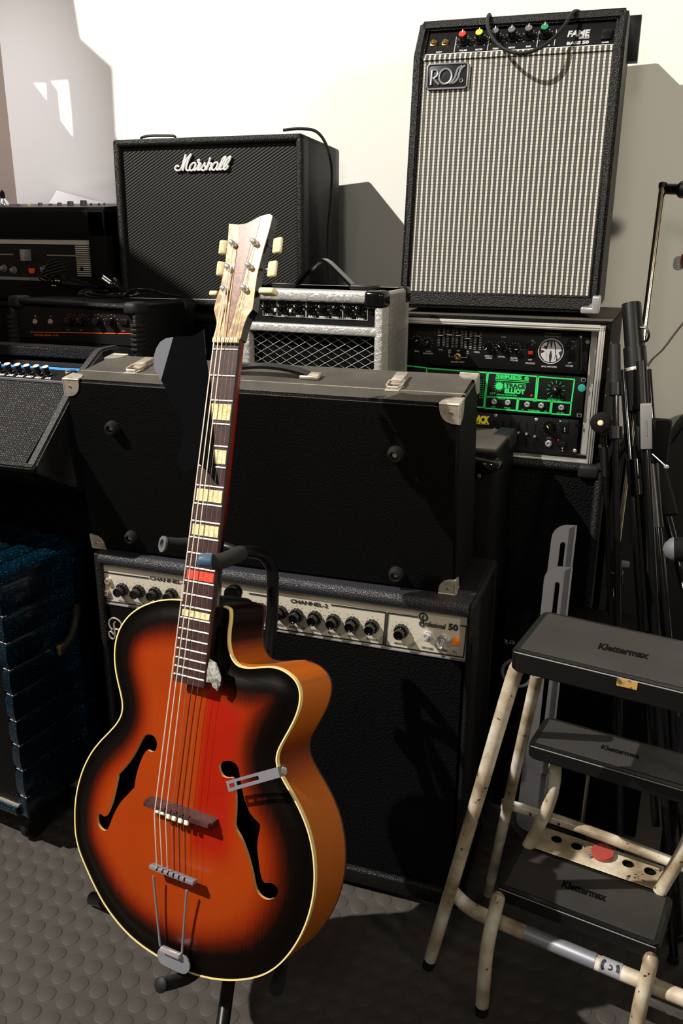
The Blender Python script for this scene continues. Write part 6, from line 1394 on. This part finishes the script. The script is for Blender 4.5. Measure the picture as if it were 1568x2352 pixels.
# silver pole with black clamp on top
pt0, pb0 = U(1522, 424, Y=1.93), U(1474, 800, Y=1.84); d = (pb0-pt0); foot = pb0+d*((pb0.z-.02)/(pt0.z-pb0.z)); 
t = T('boom_pole', 'bare silver metal pole with black clamp head leaning on the wall at right', 'pole', (foot.x, foot.y, 0))
t.part('pole', MB().tube([t.Mi @ pt0, t.Mi @ pb0, t.Mi @ foot], .0068, 14), mat('tarnished_chrome', (.52, .46, .36), .16, 1)); t.part('end_cap', MB().cyl(t.Mi @ (pt0-d*.008), t.Mi @ (pt0+d*.02), .0082, n=14), M['black'])
t.part('rubber_foot', MB().cyl(t.Mi @ foot, t.Mi @ Vector((foot.x, foot.y, 0)), .011, n=12), M['rubber'])
a = U(1530, 434, Y=1.93); b_ = U(1585, 436, Y=1.90); t.part('clamp_head', MB().lathe([(.010, 0), (.010, .03), (.016, .034), (.017, .06), (.0, .06)], t.Mi @ a, (b_-a).normalized(), 20), M['black'])
def leaning_stand(lab, tops, r0, color='black', group=None, extra=None, name='microphone_stand'):
    (x0, y0, Y0), (x1, y1, Y1) = tops
    a, c = U(x0, y0, Y=Y0), U(x1, y1, Y=Y1); d = c-a; ft = c+d*((c.z-.012)/(a.z-c.z))
    t = T(name, lab, 'stand', (ft.x, ft.y, 0), (0, 0, 0), 'folded microphone stands at the right'); t.ax = (a, c, ft)
    t.part('tube', MB().tube([t.Mi @ a, t.Mi @ c, t.Mi @ ft], r0, 12), M[color]); t.part('rubber_foot', MB().cyl(t.Mi @ ft, t.Mi @ Vector((ft.x, ft.y, 0)), r0*1.35, n=12), M['rubber'])
    return t
def seg(t, nm, f0, f1, r, mt, off=(0, 0, 0), r2=None, label=None):
    a, c, ft = t.ax; d = (c-a).normalized(); A = a+(c-a)*f0+Vector(off); B = a+(c-a)*f1+Vector(off)
    return t.part(nm, MB().cyl(t.Mi @ A, t.Mi @ B, r, r2, n=16), M[mt], label=label)
t = leaning_stand('thick black folded tripod stand with wide tube top, beside the rack case', ((1450, 705, 1.72), (1503, 1440, 1.53)), .011)
seg(t, 'outer_tube', -.01, .13, .0175, 'black'); seg(t, 'collar', .13, .20, .0205, 'black'); seg(t, 'silver_ring', .195, .205, .0208, 'nickel'); seg(t, 'joint_block', .205, .33, .021, 'blackm'); seg(t, 'leg_tube', .20, 1.6, .0068, 'gloss', (-.022, -.01, 0)); seg(t, 'leg_tube', .20, 1.6, .0068, 'gloss', (.02, .012, 0))
hk_ = [U(1470, 752, Y=1.69), U(1484, 755, Y=1.685), U(1490, 770, Y=1.68), U(1484, 783, Y=1.685), U(1472, 783, Y=1.69)]
t.part('wire_clip', MB().tube([t.Mi @ p for p in crom(hk_, 4)], .0022, 8), M['black'])
seg(t, 'grip', .475, .585, .0115, 'gloss', (-.012, -.022, 0))
t = leaning_stand('black stand with silver rectangular clip and chrome tube, right of the thick tripod stand', ((1472, 830, 1.62), (1506, 1452, 1.47)), .0072, 'gloss')
seg(t, 'upper_tube', .0, .17, .009, 'black'); q0, q1 = U(1480, 930, Y=1.575), U(1487, 1028, Y=1.555)
Mx = Matrix.Translation(t.Mi @ ((q0+q1)/2)) @ Matrix.Rotation(R(-7), 4, 'Y')
o = t.part('silver_clip', MB().box(-.0095, .0095, -.006, .006, -.040, .040, M=Mx, bev=.0015), M['dullclip'], label='satin silver rectangular clip')
link('clip_lettering', MB().box(-.0015, .0015, -.0068, -.0060, -.016, .012, M=Mx).mesh('l', 0), M['dimprint'], o)
lv0, lv1 = U(1498, 1043, Y=1.56), U(1530, 1072, Y=1.54)
o = t.part('lever', MB().cyl(t.Mi @ lv0, t.Mi @ lv1, .0013, n=8), M['dullclip']); link('lever_ball', MB().lathe([(0, -.004), (.004, -.002), (.0045, 0), (.004, .002), (0, .004)], t.Mi @ lv1, (0, 0, 1), 12).mesh('ball'), M['chrome'], o)
t.part('lever_hub', MB().box(-.018, .020, -.008, .012, -.05, .03, M=Matrix.Translation(t.Mi @ U(1512, 1000, Y=1.60)), bev=.006), M['blackm'])
t = leaning_stand('thin black boom stand with round brass-centred knob, next to the rack case edge', ((1412, 800, 1.62), (1416, 1200, 1.53)), .0062, 'gloss')
seg(t, 'grip', -.02, .20, .0095, 'rubber'); seg(t, 'collar', .20, .27, .012, 'black'); seg(t, 'collar', .45, .52, .0115, 'black')
kb = U(1382, 970, Y=1.60); o = t.part('round_knob', MB().lathe([(.017, 0), (.019, .004), (.019, .012), (.015, .015), (0, .015)], t.Mi @ kb, (-.1, -1, .1), 26), M['blackm']); link('knob_cap', MB().lathe([(.0055, .0150), (.004, .018), (0, .019)], t.Mi @ kb, (-.1, -1, .1), 14).mesh('kc'), M['ivory'], o)
t = leaning_stand('thin black stand tube with ringed metal collar, left of the brass-centred knob stand', ((1386, 1000, 1.60), (1400, 1340, 1.53)), .0055, 'gloss')
q = U(1384, 1028, Y=1.60); t.part('metal_ring', MB().cyl(t.Mi @ q, t.Mi @ (q+Vector((0, 0, .004))), .0085, n=18), M['brass']); seg(t, 'sleeve', .08, .28, .008, 'black')
t = leaning_stand('black boom arm ending in a milled metal ferrule, hanging beside the stand tubes', ((1413, 1060, 1.60), (1416, 1290, 1.545)), .006, 'gloss')
q = U(1416, 1305, Y=1.54); t.part('ferrule_sleeve', MB().lathe([(.0065, .03), (.008, .0), (.012, -.006), (.012, -.014)], t.Mi @ q, (0, 0, 1), 20), M['black']); t.part('milled_ring', MB().lathe([(.0118, -.009), (.0122, -.0055)], t.Mi @ q, (0, 0, 1), 24), M['nickel'])
q2 = U(1414, 1335, Y=1.54); t.part('ferrule_tip', MB().lathe([(.012, .010), (.013, 0), (.010, -.010), (.004, -.014), (0, -.014)], t.Mi @ q2, (0, 0, 1), 18), M['rubber'])
w1 = U(1440, 1296, Y=1.54); t.part('wing_screw', MB().box(-.012, .005, -.003, .003, -.006, .006, M=Matrix.Translation(t.Mi @ w1), bev=.002), M['gry'])
for i, (lab, tp, r) in enumerate((('plain black tube stand right of the chrome tube, thicker than its neighbours', ((1490, 1030, 1.62), (1528, 1440, 1.50)), .0095), ('black stand tube leaning to the right edge, under the lever ball', ((1530, 1180, 1.62), (1600, 1452, 1.52)), .008), ('slanted black tube at the extreme right edge of the stands', ((1556, 1290, 1.58), (1592, 1440, 1.50)), .007))):
    t = leaning_stand(lab, tp, r, 'gloss')
    if i == 0: seg(t, 'sleeve', 0, .45, .0125, 'black')
    if i == 1: seg(t, 'hinge_block', -.45, .02, .020, 'blackm')
t = T('black_rod_with_grey_end', 'thick black rod with pointed grey end poking in at the right edge', 'stand part', tuple(U(1560, 1262, Y=1.40)))
p0, p1 = U(1548, 1262, Y=1.40), U(1650, 1262, Y=1.40)
t.part('rod', MB().cyl(t.Mi @ p0, t.Mi @ p1, .020, n=22), M['blackm']); t.part('grey_end', MB().lathe([(.020, 0), (.018, .006), (.011, .014), (0, .018)], t.Mi @ p0, (p0-p1).normalized(), 22), mat('grey_rubber_tip', (.10, .10, .12), .6))
t.part('support_post', MB().cyl(t.Mi @ Vector((p1.x-.01, p1.y, p1.z)), t.Mi @ Vector((p1.x-.01, p1.y, 0)), .012, n=12), M['black'])
# black padded bag standing behind the stands
gp = [U(a, c, Y=1.97) for a, c in ((1392, 1098), (1410, 1052), (1440, 1010), (1480, 1000), (1512, 1016), (1534, 1010), (1552, 985), (1580, 960), (1630, 955), (1680, 985))]
t = T('padded_gig_bag', 'black padded gig bag standing on the floor behind the microphone stands', 'bag', (gp[0].x+.10, 1.97, 0))
q = [(p.x-t.M.translation.x, p.z) for p in crom(gp, 3)]; q = [(q[0][0]+.004, 0.)]+q+[(q[-1][0], 0.)]
t.part('body', bevmesh(MB().prism(q, 0, .10), .012, 3), M['foam']); t.part('handle', MB().tube(crom([(.08, -.004, .60), (.10, -.022, .62), (.10, -.026, .70), (.08, -.004, .72)], 5), .006, 8), M['rubber'])
# thin red cable on the wall
pr = [U(a, c, Y=2.094) for a, c in ((1580, 730), (1555, 760), (1525, 800), (1498, 826), (1484, 850), (1478, 875))]
t = T('red_wire', 'thin dark red wire running down the wall at the right', 'cable', tuple(pr[-1])); t.part('wire', MB().tube([t.Mi @ p for p in crom(pr, 5)], .0011, 6), M['darkred'])
cc = [U(1574, 606, Y=2.08)+Vector((.010*math.cos(k*.9), 0, .008*math.sin(k*.9)+k*.0006)) for k in range(26)]
t = T('red_cable_bundle', 'small coiled bundle of dark red cable at the right edge of the wall', 'cable', tuple(cc[0])); t.part('cord', MB().tube([t.Mi @ p for p in crom(cc, 3)], .0018, 6), M['darkred'])
# partition board added out of view, its outline shaped to throw the stepped wall shadow
def back(p, x=-1.822):
    k = (x-p[0])/(KEY.x-p[0]); q = Vector(p)+(KEY-Vector(p))*k; return (q.y, q.z)
bd = [back((a, 2.1, c)) for a, c in ((-1.458, 1.05), (-1.461, 1.30), (-1.456, 1.595), (-1.549, 1.668), (-1.564, 1.80), (-1.57, 2.1))]
low = [(.67, 0), (.67, 2.32), (.73, 2.289), (.83, 2.213), (.932, 2.133), (1.02, 2.075), (1.25, 2.045), (1.44, 2.02), (1.503, 2.02)]
out_ = [(1.93, .0)]+low+bd[2:]+[(1.93, bd[-1][1])]
h1_ = [back((a, 2.1, c)) for a, c in ((-1.714, 1.570), (-1.664, 1.566), (-1.668, 1.517))]
h2_ = [back((a, 2.1, c)) for a, c in ((-1.656, 1.570), (-1.592, 1.570), (-1.590, 1.500), (-1.592, 1.423), (-1.635, 1.475), (-1.636, 1.548))]
V2 = []; Ed = []
for lst in (out_, h1_, h2_): n0 = len(V2); V2 += [Vector(p) for p in lst]; Ed += [(n0+i, n0+(i+1) % len(lst)) for i in range(len(lst))]
vo, eo, fo, *_ = geometry.delaunay_2d_cdt(V2, Ed, [], 0, 1e-7)
keep = []
for f in fo:
    c0_ = (sum(vo[i].x for i in f)/len(f), sum(vo[i].y for i in f)/len(f))
    if inside(out_, *c0_) and not inside(h1_, *c0_) and not inside(h2_, *c0_): keep.append(tuple(f))
nv = len(vo); mb = MB().add([(-1.822, v.x, v.y) for v in vo]+[(-1.830, v.x, v.y) for v in vo], keep+[tuple(nv+i for i in f[::-1]) for f in keep])
for lst in (out_, h1_, h2_): m_n = len(lst); mb.add([(-1.822, *p) for p in lst]+[(-1.830, *p) for p in lst], [(i, (i+1) % m_n, m_n+(i+1) % m_n, m_n+i) for i in range(m_n)])
o = link('blocker_board', mb.mesh('blocker_board', 0), M['wallr']); o['label'] = 'beige stepped partition board with cut-outs added unseen at the left to shade the wall'; o['category'] = 'blocker'
